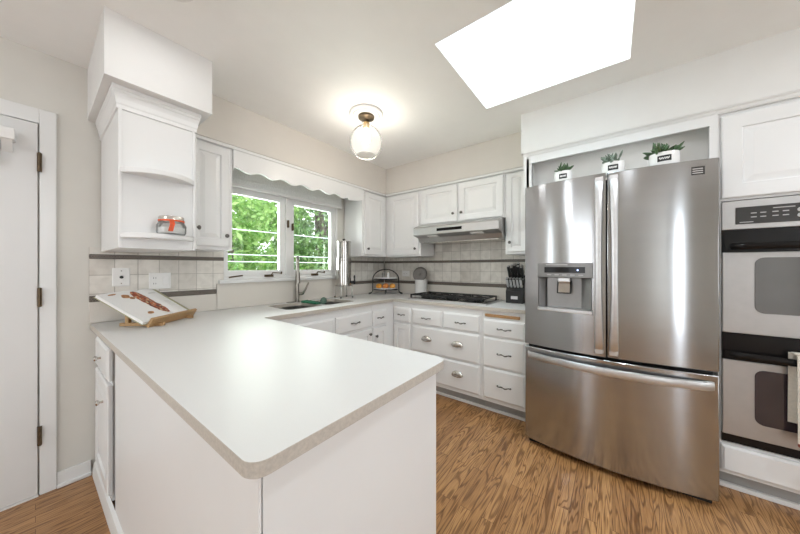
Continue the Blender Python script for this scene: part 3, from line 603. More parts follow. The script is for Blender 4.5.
for k in range(4):
    a = 2 * PI * k / 4 + .55
    c, s_ = math.cos(a), math.sin(a)
    l = MB().tube([(cx + .092 * c, cy + .092 * s_, 1.045), (cx + .092 * c, cy + .092 * s_, .95), (cx + .100 * c, cy + .100 * s_, .925)], .0045, 8).build('leg', M['polish'], t, smooth=60)
    MB().ball((cx + .100 * c, cy + .100 * s_, .921), .010, (1, 1, 1), 10).build('rubber_foot', M['mblack'], l, smooth=60)

# ------------------------------------------------------------------ fruit stand in the corner
fx, fy = 2.68, 2.27; dv = Vector((math.cos(yaw - PI / 2), math.sin(yaw - PI / 2), 0)); nv = Vector((-math.cos(yaw), -math.sin(yaw), 0)); P0 = Vector((fx, fy, .911))
def fp(a, z, n=0): return P0 + dv * a + nv * n + Vector((0, 0, z))
t = thing('fruit_stand', 'two tier black wire stand with arched handle and white plates in the corner', 'fruit stand', tuple(P0))
W = .165
arch = [fp(-W, .06), fp(-W, .155)] + [fp(-W * math.cos(PI * k / 16), .175 + .135 * math.sin(PI * k / 16)) for k in range(17)] + [fp(W, .155), fp(W, .06)]
MB().tube(arch, .0065, 8).build('arch', M['iron'], t, smooth=60)
for s in (-1, 1):
    for q in (-1, 1):
        MB().tube([fp(s * W, .07), fp(s * W, .035, q * .015), fp(s * (W + .02), .012, q * .04), fp(s * (W + .045), .007, q * .05)], .006, 8).build('foot', M['iron'], t, smooth=60)
MB().tube([fp(0, .055, .09), fp(0, .007, .095)], .006, 8).tube([fp(0, .055, -.09), fp(0, .007, -.09)], .006, 8).build('foot', M['iron'], t, smooth=60)
for z, r in ((.055, .15), (.185, .155)):
    MB().tube([fp(r * math.cos(2 * PI * k / 28), z, .62 * r * math.sin(2 * PI * k / 28)) for k in range(28)], .005, 8, closed=True).build('ring', M['iron'], t, smooth=60)
    mb = MB(); loops = []
    for rr, zz in ((.70, .006), (.95, .010), (1, .022), (.97, .022), (.9, .014), (.02, .010)): loops.append([fp(rr * (r - .008) * math.cos(2 * PI * k / 32), z + zz, rr * .62 * (r - .008) * math.sin(2 * PI * k / 32)) for k in range(32)])
    mb.loft(loops).build('plate', M['ceramic'], t, smooth=40)
def fruit(a, n, r, m, lab):
    p = fp(a, .0665 + r * .9, n); f = thing('fruit', lab, 'fruit', tuple(p))
    MB().ball(p, r, (1.05, 1.05, .93), 20).build('skin', m, f, smooth=80)
    MB().tube([p + Vector((0, 0, r * .85)), p + Vector((.002, 0, r * 1.05))], .002, 6).build('stem', M['bark'], f)
fruit(-.085, .01, .036, M['orange'], 'yellow orange fruit on the lower plate, nearest the water filter')
fruit(0, .02, .038, M['apple'], 'red and yellow fruit in the middle of the lower plate')
fruit(.085, .01, .036, M['orange'], 'yellow orange fruit on the lower plate, nearest the white canister')
def shaker(a, m, lab, h):
    p = fp(a, .1965, 0); f = thing('shaker', lab, 'shaker', tuple(p))
    MB().lathe([(.020, 0), (.021, .004), (.016, h * .6), (.015, h * .75)], p, (0, 0, 1), 16).build('body', m, f, smooth=40)
    MB().lathe([(.016, h * .75), (.017, h * .78), (.014, h * .95), (.001, h)], p, (0, 0, 1), 16).build('cap', M['polish'], f, smooth=40)
shaker(-.03, M['jar'], 'clear glass shaker with metal cap on the upper plate', .085)
shaker(.03, M['ceramic'], 'white shaker with metal cap on the upper plate', .085)

# ------------------------------------------------------------------ canister with round strainer
cx, cy = 2.775, 1.80
t = thing('utensil_canister', 'tall white ceramic canister behind the cooktop holding a round strainer', 'canister', (cx, cy, .911))
MB().lathe([(.001, .911), (.072, .911), (.075, .915), (.073, 1.085), (.077, 1.09), (.077, 1.10), (.070, 1.10), (.068, .925), (.001, .92)], (cx, cy, 0), (0, 0, 1), 32).build('body', M['ceramic'], t, smooth=40)
t = thing('strainer', 'round dark mesh strainer standing in the white canister', 'strainer', (cx, cy, .93))
nrm = Vector((-.80, -.50, .25)).normalized(); cc = Vector((cx + .012, cy + .025, 1.165)); q = Vector((0, 0, 1)).rotation_difference(nrm)
MB().tube([cc + q @ Vector((.088 * math.cos(2 * PI * k / 32), .078 * math.sin(2 * PI * k / 32), 0)) for k in range(32)], .004, 8, closed=True).build('rim', M['pull'], t, smooth=60)
M['mesh'] = mat('strainer_mesh', (.17, .16, .15), .5, .6, .5, 220)
MB().lathe([(.087, .001), (.06, -.008), (.03, -.013), (.001, -.014)], cc, nrm, 32, sy=.88, caps=False).build('mesh', M['mesh'], t, smooth=60, solid=.001)
MB().tube([cc + Vector((0, 0, -.072)), Vector((cx + .03, cy + .02, .945))], .005, 8).build('handle', M['pull'], t)

# ------------------------------------------------------------------ knife block
kx, ky = 2.80, .727
t = thing('knife_block', 'black knife block on the counter beside the fridge', 'knife block', (kx, ky, .911))
def kb(p, q, a): return (kx + p, ky + a, q)
MB().prism([(-.085, .911), (.085, .911), (.085, 1.17), (.03, 1.17), (-.085, 1.025)], kb, -.078, .078).build('body', M['mblack'], t, .004)
mb = MB().box(kx - .088, kx - .085, ky - .03, ky + .03, .948, .978).build('name_plate', M['hsteel'], t, .001)
kd = Vector((-.50, 0, .87)).normalized()
def knife(i, p0, L, lab, g=1.35):
    f = thing('knife', lab, 'knife', tuple(p0), 'knives in the black block'); p0 = Vector(p0)
    b = MB(); q = Vector((0, 0, 1)).rotation_difference(kd)
    b.loft([[p0 + q @ Vector((x * sx * g, y * sy * g, z)) for x, y in ((-1, -1), (1, -1), (1, 1), (-1, 1))] for z, sx, sy in ((.012, .008, .006), (L * .3, .010, .007), (L * .6, .008, .007), (L * .9, .010, .008), (L, .009, .007))])
    b.build('handle', M['mblack'], f, .003)
    MB().loft([[p0 + q @ Vector((x * .0115, y * .009, z)) for x, y in ((-1, -1), (1, -1), (1, 1), (-1, 1))] for z in (-.004, .014)]).build('bolster', M['hsteel'], f)
    MB().loft([[p0 + q @ Vector((x * .0124, y * .0098, z)) for x, y in ((-1, -1), (1, -1), (1, 1), (-1, 1))] for z in (L, L + .006)]).build('end_cap', M['hsteel'], f, .002)
    if i >= 10: MB().loft([[p0 + q @ Vector((-.0115 + x * .0035, y * .0100, z)) for x, y in ((-1, -1), (1, -1), (1, 1), (-1, 1))] for z in (.012, L * .95)]).build('steel_strip', M['hsteel'], f, .002)
big, small = 'large black handled knife in the upper row of the knife block', 'steak knife with steel and black handle in the lower row of the block'
for i in range(5): knife(i, (kx - .004, ky - .058 + .029 * i, 1.138), .125 + .011 * ((i * 7) % 3), big, 1.5)
for i in range(4): knife(i + 5, (kx + .052, ky - .045 + .03 * i, 1.177), .10 + .012 * ((i * 5) % 3), 'black handled knife or steel at the back of the knife block')
for i in range(5): knife(i + 10, (kx - .060, ky - .060 + .030 * i, 1.066), .088, small)

# ------------------------------------------------------------------ fridge
FYL, FYR = .495, -.440; FYC = (FYL + FYR) / 2
def fxx(y, base=2.130, bow=.058): q = (y - FYC) / ((FYL - FYR) / 2); return base - bow * (1 - q * q)
t = thing('refrigerator', 'large stainless French door fridge with ice dispenser and freezer drawer', 'refrigerator', (2.5, FYC, 0))
MB().box(2.20, 2.90, FYR + .008, FYL - .008, .02, 1.80).build('body', M['dsteel'], t, .004)
MB().box(2.165, 2.20, FYR + .02, FYL - .02, .0, .06).build('base_grille', M['mblack'], t)
MB().box(2.19, 2.205, FYR + .012, FYL - .012, .06, 1.80).build('gasket', M['bumper'], t)
def panel(name, ya, yb, z0, z1, hole=None, back=2.190):
    ys = sorted(set([ya + (yb - ya) * k / 20 for k in range(21)] + (list(hole[:2]) if hole else [])))
    zs = [z0, z1] if not hole else [z0, hole[2], hole[3], z1]
    if not hole:
        mb = MB(); mb.prism([(fxx(y), y) for y in ys] + [(back, yb), (back, ya)], lambda p, q, a: (p, q, a), z0, z1)
        return mb.build(name, M['steel'], t, .006, smooth=35)
    mb = MB()
    for i in range(len(ys) - 1):
        for j in range(3):
            a, b = ys[i], ys[i + 1]
            inh = j == 1 and hole[0] - 1e-6 <= a and b <= hole[1] + 1e-6
            if not inh: mb.add([(fxx(a), a, zs[j]), (fxx(b), b, zs[j]), (fxx(b), b, zs[j + 1]), (fxx(a), a, zs[j + 1])], [(0, 1, 2, 3)])
            else:
                d = .075
                mb.add([(fxx(a) + d, a, zs[1]), (fxx(b) + d, b, zs[1]), (fxx(b) + d, b, zs[2]), (fxx(a) + d, a, zs[2])], [(0, 1, 2, 3)])
                for z in (zs[1], zs[2]): mb.add([(fxx(a), a, z), (fxx(b), b, z), (fxx(b) + d, b, z), (fxx(a) + d, a, z)], [(0, 1, 2, 3)])
                for y in (a, b):
                    if abs(y - hole[0]) < 1e-6 or abs(y - hole[1]) < 1e-6: mb.add([(fxx(y), y, zs[1]), (fxx(y) + d, y, zs[1]), (fxx(y) + d, y, zs[2]), (fxx(y), y, zs[2])], [(0, 1, 2, 3)])
    for z in (z0, z1):
        k = len(ys); mb.add([(fxx(y), y, z) for y in ys] + [(back, y, z) for y in ys], [(i, i + 1, k + i + 1, k + i) for i in range(k - 1)])
    for y in (ya, yb): mb.add([(fxx(y), y, z0), (back, y, z0), (back, y, z1), (fxx(y), y, z1)], [(0, 1, 2, 3)])
    o = mb.build(name, M['steel'], t)
    bm = bmesh.new(); bm.from_mesh(o.data); bmesh.ops.remove_doubles(bm, verts=bm.verts, dist=1e-5); bmesh.ops.recalc_face_normals(bm, faces=bm.faces); bm.to_mesh(o.data); bm.free()
    for p in o.data.polygons: p.use_smooth = True
    o.data.set_sharp_from_angle(angle=math.radians(35))
    return o
HOLE = (.098, .405, .965, 1.270)
dl = panel('door', .030, FYL, .708, 1.815, HOLE); drt = panel('door', FYR, .024, .708, 1.815); fz = panel('freezer_drawer', FYR, FYL, .038, .690)
dl['label'] = 'fridge door with the ice and water dispenser'; 
# dispenser
h0, h1, hz0, hz1 = HOLE
def disp(ya, yb, z0, z1, out, th): 
    ys = [ya + (yb - ya) * k / 8 for k in range(9)]
    return MB().prism([(fxx(y) - out, y) for y in ys] + [(fxx(y) - out + th, y) for y in ys[::-1]], lambda p, q, a: (p, q, a), z0, z1)
con = disp(h0 - .006, h1 + .006, 1.180, 1.276, .006, .05).build('dispenser_console', M['dsteel'], dl, .003)
disp(h0 + .035, h1 - .04, 1.212, 1.250, .0075, .004).build('display_screen', M['black'], dl)
disp(h0 + .07, h0 + .078, 1.226, 1.234, .009, .003).build('status_light', M['led'], dl)
disp(h0 + .13, h1 - .05, 1.262, 1.268, .008, .004).build('lettering', M['print'], dl)
for k in range(5): disp(h0 + .045 + .045 * k, h0 + .07 + .045 * k, 1.196, 1.201, .0072, .003).build('key_print', M['print'], dl)
disp(h0 - .004, h1 + .004, .955, .978, .008, .075).build('drip_tray', M['hsteel'], dl, .003)
ym = (h0 + h1) / 2 + .0
MB().box(fxx(ym) + .015, fxx(ym) + .05, ym - .035, ym + .035, 1.150, 1.182).build('nozzle', M['hsteel'], dl, .006)
pa = MB().prism([(fxx(ym) + .045, 1.16), (fxx(ym) + .020, 1.075), (fxx(ym) + .028, 1.075), (fxx(ym) + .053, 1.16)], lambda p, q, a: (p, a, q), ym - .042, ym + .042).build('paddle', M['mblack'], dl, .004)
MB().prism([(fxx(ym) + .040, 1.152), (fxx(ym) + .0165, 1.082), (fxx(ym) + .0205, 1.082), (fxx(ym) + .044, 1.152)], lambda p, q, a: (p, a, q), ym - .033, ym + .033).build('paddle_face', M['polish'], dl, .002)
for ys_, side in ((h0 + .004, 1), (h1 - .004, -1)):
    MB().prism([(fxx(ys_) + .002, ys_), (fxx(ys_) + .074, ys_), (fxx(ys_) + .074, ys_ + side * .055)], lambda p, q, a: (p, q, a), .979, 1.179).build('recess_cheek', M['cavity'], dl)
MB().box(fxx(ym) + .064, fxx(ym) + .070, h0 + .05, h1 - .05, .979, 1.179).build('recess_back', M['cavity'], dl)
def vhandle(yc, sgn, parent):
    loops = []; n = 25; z0, z1 = .735, 1.785
    for k in range(n):
        q = k / (n - 1); z = z0 + (z1 - z0) * q; b = math.sin(PI * q) ** .5
        wd = .024 - .009 * math.sin(PI * q); out = .010 + .040 * b; x = fxx(yc)
        c = yc + sgn * .004 * math.sin(PI * q)
        loops.append([(x - out + .012, c - wd, z), (x - out + .001, c - wd * .8, z), (x - out - .003, c, z), (x - out + .001, c + wd * .8, z), (x - out + .012, c + wd, z), (x - out + .016, c, z)])
    mb = MB().loft(loops)
    for z in (z0 + .006, z1 - .006): mb.box(fxx(yc) - .018, fxx(yc) + .002, yc - .02, yc + .02, z - .012, z + .012)
    mb.build('handle', M['hsteel'], parent, smooth=50)
vhandle(.062, 1, dl); vhandle(-.008, -1, drt)
loops = []
for k in range(33):
    q = k / 32; y = FYL - .02 + (FYR + .02 - FYL + .02) * q; out = .008 + .042 * math.sin(PI * q) ** .5; x = fxx(y)
    loops.append([(x - out + .012, y, .608), (x - out, y, .613), (x - out - .004, y, .632), (x - out, y, .652), (x - out + .012, y, .657), (x - out + .016, y, .632)])
MB().loft(loops).build('handle', M['hsteel'], fz, smooth=50)
bd = disp(-.385, -.335, 1.735, 1.778, .0015, .002).build('badge', M['screen'], drt)
for k in range(3): disp(-.378, -.338, 1.742 + .011 * k, 1.747 + .011 * k, .0022, .0015).build('badge_print', M['print'], bd)
for y in (FYL - .04, FYR + .04): MB().box(2.15, 2.26, y - .025, y + .025, 1.801, 1.822).build('hinge_cover', M['dsteel'], t, .004)

# niche above the fridge
t = thing('fridge_surround', 'white framed open niche above the fridge with grey back', 'cabinet', (2.6, .04, 0))
NX = 2.322
MB().box(NX, 2.92, .512, .530, 0, 2.09).build('side_panel', M['cab'], t)
MB().box(NX, NX + .018, .495, .553, 1.82, 2.052).box(NX, NX + .018, -.474, -.440, 1.82, 2.052).box(NX, NX + .018, -.474, .553, 2.052, 2.131).build('frame', M['cab'], t)
MB().box(2.45, 2.47, -.474, .511, 1.83, 2.09).build('back_panel', M['niche'], t)
MB().box(NX + .02, 2.90, -.474, .511, 2.091, 2.12).build('top_panel', M['niche'], t)

# three succulents on the fridge
def leaf(mb, base, direction, L, wd):
    q = Vector((0, 0, 1)).rotation_difference(direction); loops = []
    for z, r in ((0, .35), (.25, .8), (.55, 1), (.8, .7), (.95, .3), (1, .04)):
        loops.append([base + q @ Vector((wd * r * math.cos(2 * PI * k / 7), wd * .45 * r * math.sin(2 * PI * k / 7), z * L)) for k in range(7)])
    mb.loft(loops)
def succulent(x, y, label, m, r, h, seed, n, spread, L):
    rnd = random.Random(seed); zb = 1.8155 if x < 2.2 else 1.801
    t = thing('potted_succulent', label, 'plant', (x, y, zb), 'succulents on the fridge')
    MB().lathe([(.001, zb), (r * .86, zb), (r * .95, zb + .006), (r, zb + h * .6), (r * .97, zb + h), (r * .9, zb + h), (r * .88, zb + h - .012), (.001, zb + h - .012)], (x, y, 0), (0, 0, 1), 28, sx=.8, sy=1.0).build('pot', M['ceramic'], t, smooth=40)
    MB().lathe([(r * .87, zb + h - .013), (r * .5, zb + h - .004), (.001, zb + h - .002)], (x, y, 0), (0, 0, 1), 20, sx=.8).build('soil', M['soil'], t)
    d = Vector((-x, -y + .02, 0)).normalized(); s = Vector((-d.y, d.x, 0)) ; yl = -.0
    # label plate wraps the front of the pot
    mb = MB(); l2 = []
    for k in range(9):
        a = math.atan2(-y * .6, -x) + (k - 4) * .11; l2.append((x + r * .815 * math.cos(a) , y + r * 1.02 * math.sin(a)))
    mb.prism(l2 + [(x + (p - x) * .96, y + (q - y) * .96) for p, q in l2[::-1]], lambda p, q, a: (p, q, a), zb + h * .30, zb + h * .72); pl = mb.build('pot_label', M['mblack'], t)
    pts = []
    for k in range(25):
        a = math.atan2(-y * .6, -x) + (k / 24 - .5) * .66; pts.append((x + r * .823 * math.cos(a), y + r * 1.03 * math.sin(a), zb + h * (.51 + .09 * math.sin(k * 1.7))))
    MB().tube(pts, .0013, 5).build('script_mark', M['white'], pl)
    mb = MB()
    for k in range(n):
        a = rnd.uniform(0, 2 * PI); e = rnd.uniform(.15, 1.2)
        dr = Vector((math.cos(a) * math.cos(e), math.sin(a) * math.cos(e), math.sin(e)))
        b0 = Vector((x + rnd.uniform(-spread, spread) * .7, y + rnd.uniform(-spread, spread), zb + h - .008 + rnd.uniform(0, .02)))
        leaf(mb, b0, dr, L * rnd.uniform(.7, 1.1), L * .24)
    mb.build('foliage', m, t, smooth=60)
PXF = 2.165
succulent(PXF, .263, 'small white pot with sparse dark succulent on the fridge, above the dispenser', M['leaf'], .052, .076, 3, 20, .026, .058)
succulent(PXF, -.005, 'white pot with pale grey succulent on the fridge, above the middle handles', M['gleaf'], .058, .076, 5, 30, .03, .062)
succulent(PXF, -.235, 'white pot with the fullest green succulent, farthest along the fridge top', M['leaf'], .066, .076, 9, 44, .042, .070)

# ------------------------------------------------------------------ wall ovens and their tall cabinet
OX = 2.33; OY1, OY0 = -.488, -1.245
t = thing('oven_cabinet', 'tall white cabinet housing the ovens, with a door above and drawer below', 'cabinet', (2.6, -.87, 0))
MB().box(OX + .012, 2.92, OY0 - .03, OY1 + .012, .10, .275).box(OX + .012, 2.92, OY0 - .03, OY1 + .012, 1.618, 2.128).box(OX + .012, 2.92, OY1 - .0015, OY1 + .012, .275, 1.618).box(OX + .012, 2.92, OY0 - .03, OY0 - .002, .275, 1.618).build('body', M['cab'], t, .001)
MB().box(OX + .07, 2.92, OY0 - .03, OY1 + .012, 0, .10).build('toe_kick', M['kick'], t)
MB().box(OX + .045, OX + .07, OY0 - .03, OY1 + .012, 0, .025).build('shoe_moulding', M['trim'], t, .004)
F = FX(OX + .012)
d = door(F, OY0 + .01, OY1 + .002, 1.630, 2.088, t, st=.075); knob(F, OY0 + .05, 1.70, d)
d = drawer(F, OY0 + .01, OY1 + .002, .118, .262, t); knob(F, -.765, .175, d, m=M['nickel'])
t = thing('double_oven', 'stainless double wall oven with black handles and control panel', 'oven', (2.6, -.87, .28))
MB().box(OX + .012, 2.88, OY0, OY1 - .003, .280, 1.614).build('body', M['mblack'], t)
def slabx(y0, y1, z0, z1, x0, x1): return MB().box(x0, x1, y0, y1, z0, z1)
cp = slabx(OY0, OY1, 1.455, 1.612, OX - .004, OX + .012).build('control_fascia', M['ovsteel'], t, .003)
cpp = slabx(OY0 + .05, OY1 - .050, 1.482, 1.574, OX - .007, OX - .004).build('control_panel', M['screen'], cp, .002)
mb = MB()
for i, yy in enumerate((-.60, -.632, -.672, -.705, -.765, -.80)):
    for z in (1.515, 1.536): mb.box(OX - .0078, OX - .0069, yy - .011, yy + .009, z, z + .005)
mb.box(OX - .0078, OX - .0069, -.735, -.665, 1.556, 1.560).box(OX - .0078, OX - .0069, -.600, -.552, 1.490, 1.494).build('panel_marking', M['print'], cp)
for z in (1.512, 1.54):
    for yy in (-.752, -.785): MB().lathe([(.011, 0), (.011, .002), (.001, .002)], (OX - .007, yy, z), (-1, 0, 0), 14).build('button', M['print'], cp)
def oven_door(ztop, zhand, zbot, wz0, wz1, gl, lab):
    d = slabx(OY0, OY1, zbot, zhand, OX - .012, OX + .012).build('oven_door', M['ovsteel'], t, .003); d['label'] = lab
    b = slabx(OY0, OY1, zhand, ztop, OX - .006, OX + .012).build('handle_band', M['black'], t, .002)
    lp = [(y, z) for y, z in rounded([(OY0 + .115, wz0), (OY1 - .115, wz0), (OY1 - .115, wz1), (OY0 + .115, wz1)], [.035] * 4)]
    MB().prism(lp, lambda p, q, a: (a, p, q), OX - .0145, OX - .011).build('oven_window', gl, d, .001)
    mb = MB().loft([[(OX - .012 - .045 * math.sin(PI * min(1, max(0, k / 24))) ** .35 + dx, OY1 - .012 + (OY0 + .024 - OY1) * k / 24, zhand + .03 + dz) for dx, dz in ((.010, -.012), (-.004, -.014), (-.010, -.004), (-.010, .012), (-.002, .020), (.010, .020))] for k in range(25)])
    for yy in (OY1 - .02, OY0 + .02): mb.box(OX - .03, OX - .005, yy - .012, yy + .012, zhand + .015, zhand + .05)
    mb.build('handle', M['black'], d, smooth=45)
oven_door(1.450, 1.330, .890, 1.005, 1.300, M['ovglass'], 'upper oven door')
oven_door(.884, .742, .330, .415, .705, M['ovdark'], 'lower oven door')
slabx(OY0, OY1, .284, .327, OX - .002, OX + .012).build('vent_strip', M['black'], t)
# towel over the lower handle
t = thing('dish_towel', 'cream printed dish towel hanging over the lower oven handle', 'towel', (2.26, -.86, .40))
hx, hz, ty0, ty1 = 2.272, .805, -1.04, -.706
def towel_sheet(name, x, z0, z1, m, dz, yy0, yy1, thick=.003, ph=0):
    mb = MB(); n = 24; vs = []
    for sgn in (0, 1):
        for k in range(n + 1):
            y = yy0 + (yy1 - yy0) * k / n; wv = .004 * math.sin(k * .8 + ph)
            vs.append((y, x + wv + sgn * thick))
    mb.loft([[(vs[i][1] + dz * (1 - q), vs[i][0], z0 + (z1 - z0) * q) for i in list(range(n + 1)) + list(range(2 * n + 1, n, -1))] for q in (0, .25, .5, .75, 1)])
    return mb.build(name, m, t, smooth=50)
cl = towel_sheet('front_fold', hx - .024, .385, .822, M['towel'], -.006, ty0, ty1 - .012)
towel_sheet('back_fold', hx + .022, .470, .822, M['towel'], .006, ty0, ty1, ph=1)
MB().box(hx - .024, hx + .025, ty0, ty1 - .006, .8205, .8255).build('top_fold', M['towel'], t, .002)
MB().prism([(-.768 + .040 * math.cos(2 * PI * k / 24), .735 + .04 * math.sin(2 * PI * k / 24)) for k in range(24)], lambda p, q, a: (a, p, q), hx - .0315, hx - .0285).build('printed_dot', M['trust'], cl)
MB().box(hx - .0345, hx - .0300, ty0 + .02, ty1 - .03, .50, .60).build('printed_block', M['tgrey'], cl)
MB().box(hx - .0350, hx - .024, ty0, ty1 - .012, .378, .392).build('hem', M['tred'], cl)

# ------------------------------------------------------------------ ceiling lights
lx, ly = 1.555, 1.515
t = thing('ceiling_light', 'clear glass globe ceiling light with a lit bulb and white medallion', 'ceiling light', (lx, ly, ZC))
MB().lathe([(.128, ZC), (.130, ZC - .010), (.120, ZC - .018), (.105, ZC - .016), (.098, ZC - .024), (.07, ZC - .024), (.001, ZC - .022)], (lx, ly, 0), (0, 0, 1), 40).build('medallion', M['trim'], t, smooth=35)
MB().lathe([(.062, ZC - .022), (.060, ZC - .040), (.035, ZC - .052), (.022, ZC - .056), (.022, ZC - .075), (.001, ZC - .075)], (lx, ly, 0), (0, 0, 1), 28).build('canopy', M['bronze'], t, smooth=40)
MB().lathe([(.024, ZC - .072), (.026, ZC - .078), (.026, ZC - .108), (.020, ZC - .115), (.001, ZC - .115)], (lx, ly, 0), (0, 0, 1), 24).build('socket', M['brass'], t, smooth=40)
gp = [(.030, ZC - .085), (.042, ZC - .105)] + [(.126 * math.sin(a), ZC - .225 + .130 * math.cos(a)) for a in [.45 + (2.48 - .45) * k / 22 for k in range(23)]]
MB().lathe(gp, (lx, ly, 0), (0, 0, 1), 48, caps=False).build('globe', M['globe'], t, smooth=80)
rr, rz_ = gp[-1]
MB().tube([(lx + rr * math.cos(2 * PI * k / 40), ly + rr * math.sin(2 * PI * k / 40), rz_) for k in range(40)], .003, 8, closed=True).build('globe_rim', M['ceramic'], t, smooth=60)
MB().lathe([(.013, ZC - .115), (.014, ZC - .135), (.028, ZC - .170), (.032, ZC - .195), (.024, ZC - .222), (.001, ZC - .232)], (lx, ly, 0), (0, 0, 1), 24).build('bulb', M['bulb'], t, smooth=60)
def downlight(x, y, label, e=4.5):
    t = thing('recessed_light', label, 'ceiling light', (x, y, ZC), None if e < 2 else 'added ceiling fill lights out of view')
    MB().lathe([(.062, ZC - .001), (.062, ZC - .006), (.085, ZC - .004), (.088, ZC - .0005)], (x, y, 0), (0, 0, 1), 32, caps=False).build('trim_ring', M['white'], t, smooth=50)
    MB().lathe([(.062, ZC - .002), (.001, ZC - .003)], (x, y, 0), (0, 0, 1), 32, caps=False).build('lens', M['downlight'], t)
    l = bpy.data.lights.new('recessed_lamp', 'AREA'); l.shape = 'DISK'; l.size = .12; l.energy = e; l.color = (.86, .93, 1); o = bpy.data.objects.new('recessed_lamp', l); C.objects.link(o); o.location = (0, 0, -.012); o.parent = t
downlight(.34, 1.47, 'round recessed light glowing in the ceiling near the boxed soffit', .45)
for x, y in ((.95, -.25), (-1.2, 1.3), (1.4, -1.5)): downlight(x, y, 'round ceiling light added out of view to fill the room', 3 if x == .95 else 4.8)  # extra ceiling lamps added out of view as fill
l = bpy.data.lights.new('globe_lamp', 'POINT'); l.energy = 2.0; l.shadow_soft_size = .035; l.color = (1, .93, .84); o = bpy.data.objects.new('globe_lamp', l); C.objects.link(o); o.location = (lx, ly, ZC - .25)

# ------------------------------------------------------------------ jar on the rounded shelf
jx, jy, jz = .436, 1.850, 1.4205
t = thing('glass_jar', 'squat glass jar with silver lid and orange ribbon on the lowest shelf', 'jar', (jx, jy, jz))
MB().lathe([(.001, 0), (.056, 0), (.062, .008), (.063, .045), (.052, .066), (.049, .07)], (jx, jy, jz), (0, 0, 1), 32, caps=False).build('glass', M['jar'], t, smooth=50)
MB().lathe([(.001, .004), (.053, .004), (.056, .012), (.056, .035), (.001, .038)], (jx, jy, jz), (0, 0, 1), 28).build('contents', M['ceramic'], t, smooth=40)
MB().lathe([(.051, .066), (.053, .068), (.053, .090), (.050, .094), (.001, .094)], (jx, jy, jz), (0, 0, 1), 32).build('lid', M['nickel'], t, smooth=40)
MB().lathe([(.0545, .066), (.0555, .074)], (jx, jy, jz), (0, 0, 1), 32, caps=False).build('ribbon', M['ribbon'], t, smooth=60, solid=.001)
fd = Vector((-jx, -jy, 0)).normalized(); sd = Vector((-fd.y, fd.x, 0)); jc = Vector((jx, jy, jz))
MB().add([jc + fd * .060 + sd * a + Vector((0, 0, z)) + fd * o_ for a, z, o_ in ((-.010, .072, -.002), (.010, .072, -.002), (.014, .05, .007), (-.006, .05, .007), (.006, .012, .007), (-.014, .012, .007))], [(0, 1, 2, 3), (3, 2, 4, 5)]).build('ribbon_tail', M['ribbon'], t, solid=.002)

# ------------------------------------------------------------------ cookbook on its stand
BL, BR = Vector((.367, 2.05, .942)), Vector((.655, 2.30, .942))
ux = (BR - BL).normalized(); bk = Vector((-ux.y, ux.x, 0)); up = (bk * .25 + Vector((0, 0, .155))).normalized(); nn = ux.cross(up)
Wb = (BR - BL).length
def bp(a, b, n): return BL + ux * a + up * b + nn * n
t = thing('book_stand', 'light wooden cookbook stand on the peninsula worktop near the wall', 'book stand', tuple((BL + BR) / 2 - Vector((0, 0, .031))))
def obox(mb, a0, a1, b0, b1, n0, n1): return mb.loft([[bp(a0, b0, n), bp(a1, b0, n), bp(a1, b1, n), bp(a0, b1, n)] for n in (n0, n1)])
obox(MB(), .04, Wb - .02, -.005, .20, -.026, -.013).build('back_rest', M['stand'], t, .002)
obox(MB(), .015, Wb + .005, -.018, -.003, -.026, .030).build('ledge', M['stand'], t, .002)
def foot(a):
    p = bp(a, -.015, -.02); mb = MB(); z = .912
    mb.loft([[(p + bk * q + ux * s)[:2] + (zz,) for q, s in ((-.045, -.011), (-.045, .011), (.19, .011), (.19, -.011))] for zz in (z, z + .018)])
    mb.loft([[(p + bk * q + ux * s)[:2] + (zz,) for q, s in ((.14, -.011), (.14, .011), (.16, .011), (.16, -.011))] for zz in (z + .016, z + .098)])
    mb.build('foot', M['stand'], t, .002)
foot(.07); foot(Wb - .07)
t = thing('cookbook', 'open cookbook showing a long topped flatbread, propped on the wooden stand', 'book', tuple(BL))
Hb = .288
def pagepr(a0, a1, curl, flip):
    top = []; n = 10
    for k in range(n + 1):
        q = k / n; top.append((a0 + (a1 - a0) * q, .004 + .011 * math.sin(PI * (q if flip else 1 - q) ** .6) * curl))
    return top
sp_ = Wb * .62
for a0, a1, fl, lab in ((-.010, sp_, False, 'page with the flatbread picture'), (sp_, Wb + .0, True, 'page of pale text')):
    tp = pagepr(a0, a1, 1, fl)
    o = MB().loft([[bp(a, b, n) for a, n in tp] + [bp(a1, b, -.010), bp(a0, b, -.010)] for b in (0, Hb)]).build('page_block', M['page'], t, smooth=30); o['label'] = lab
obox(MB(), -.014, Wb + .004, -.003, Hb + .003, -.0128, -.0102).build('cover', M['olive'], t)
def surf(a):
    if a < sp_: q = (a + .01) / (sp_ + .01); return .004 + .011 * math.sin(PI * (1 - q) ** .6)
    q = (a - sp_) / (Wb - sp_); return .004 + .011 * math.sin(PI * q ** .6)
def printed(name, poly, m):
    # a printed patch that follows the page
    MB().loft([[bp(a, b, surf(a) + h) for a, b in poly] for h in (.0004, .0009)]).build(name, m, t)
def strip(name, a0, a1, b0, b1, m, n=8, taper=0):
    mb = MB(); vs = []
    for k in range(n + 1):
        a = a0 + (a1 - a0) * k / n; e = taper * (abs(2 * k / n - 1) ** 4) * (b1 - b0) / 2
        for b, h in ((b0 + e, .0004), (b1 - e, .0004), (b1 - e, .0012), (b0 + e, .0012)): vs.append(bp(a, b, surf(a) + h))
    mb.loft([vs[4 * k:4 * k + 4] for k in range(n + 1)]).build(name, m, t)
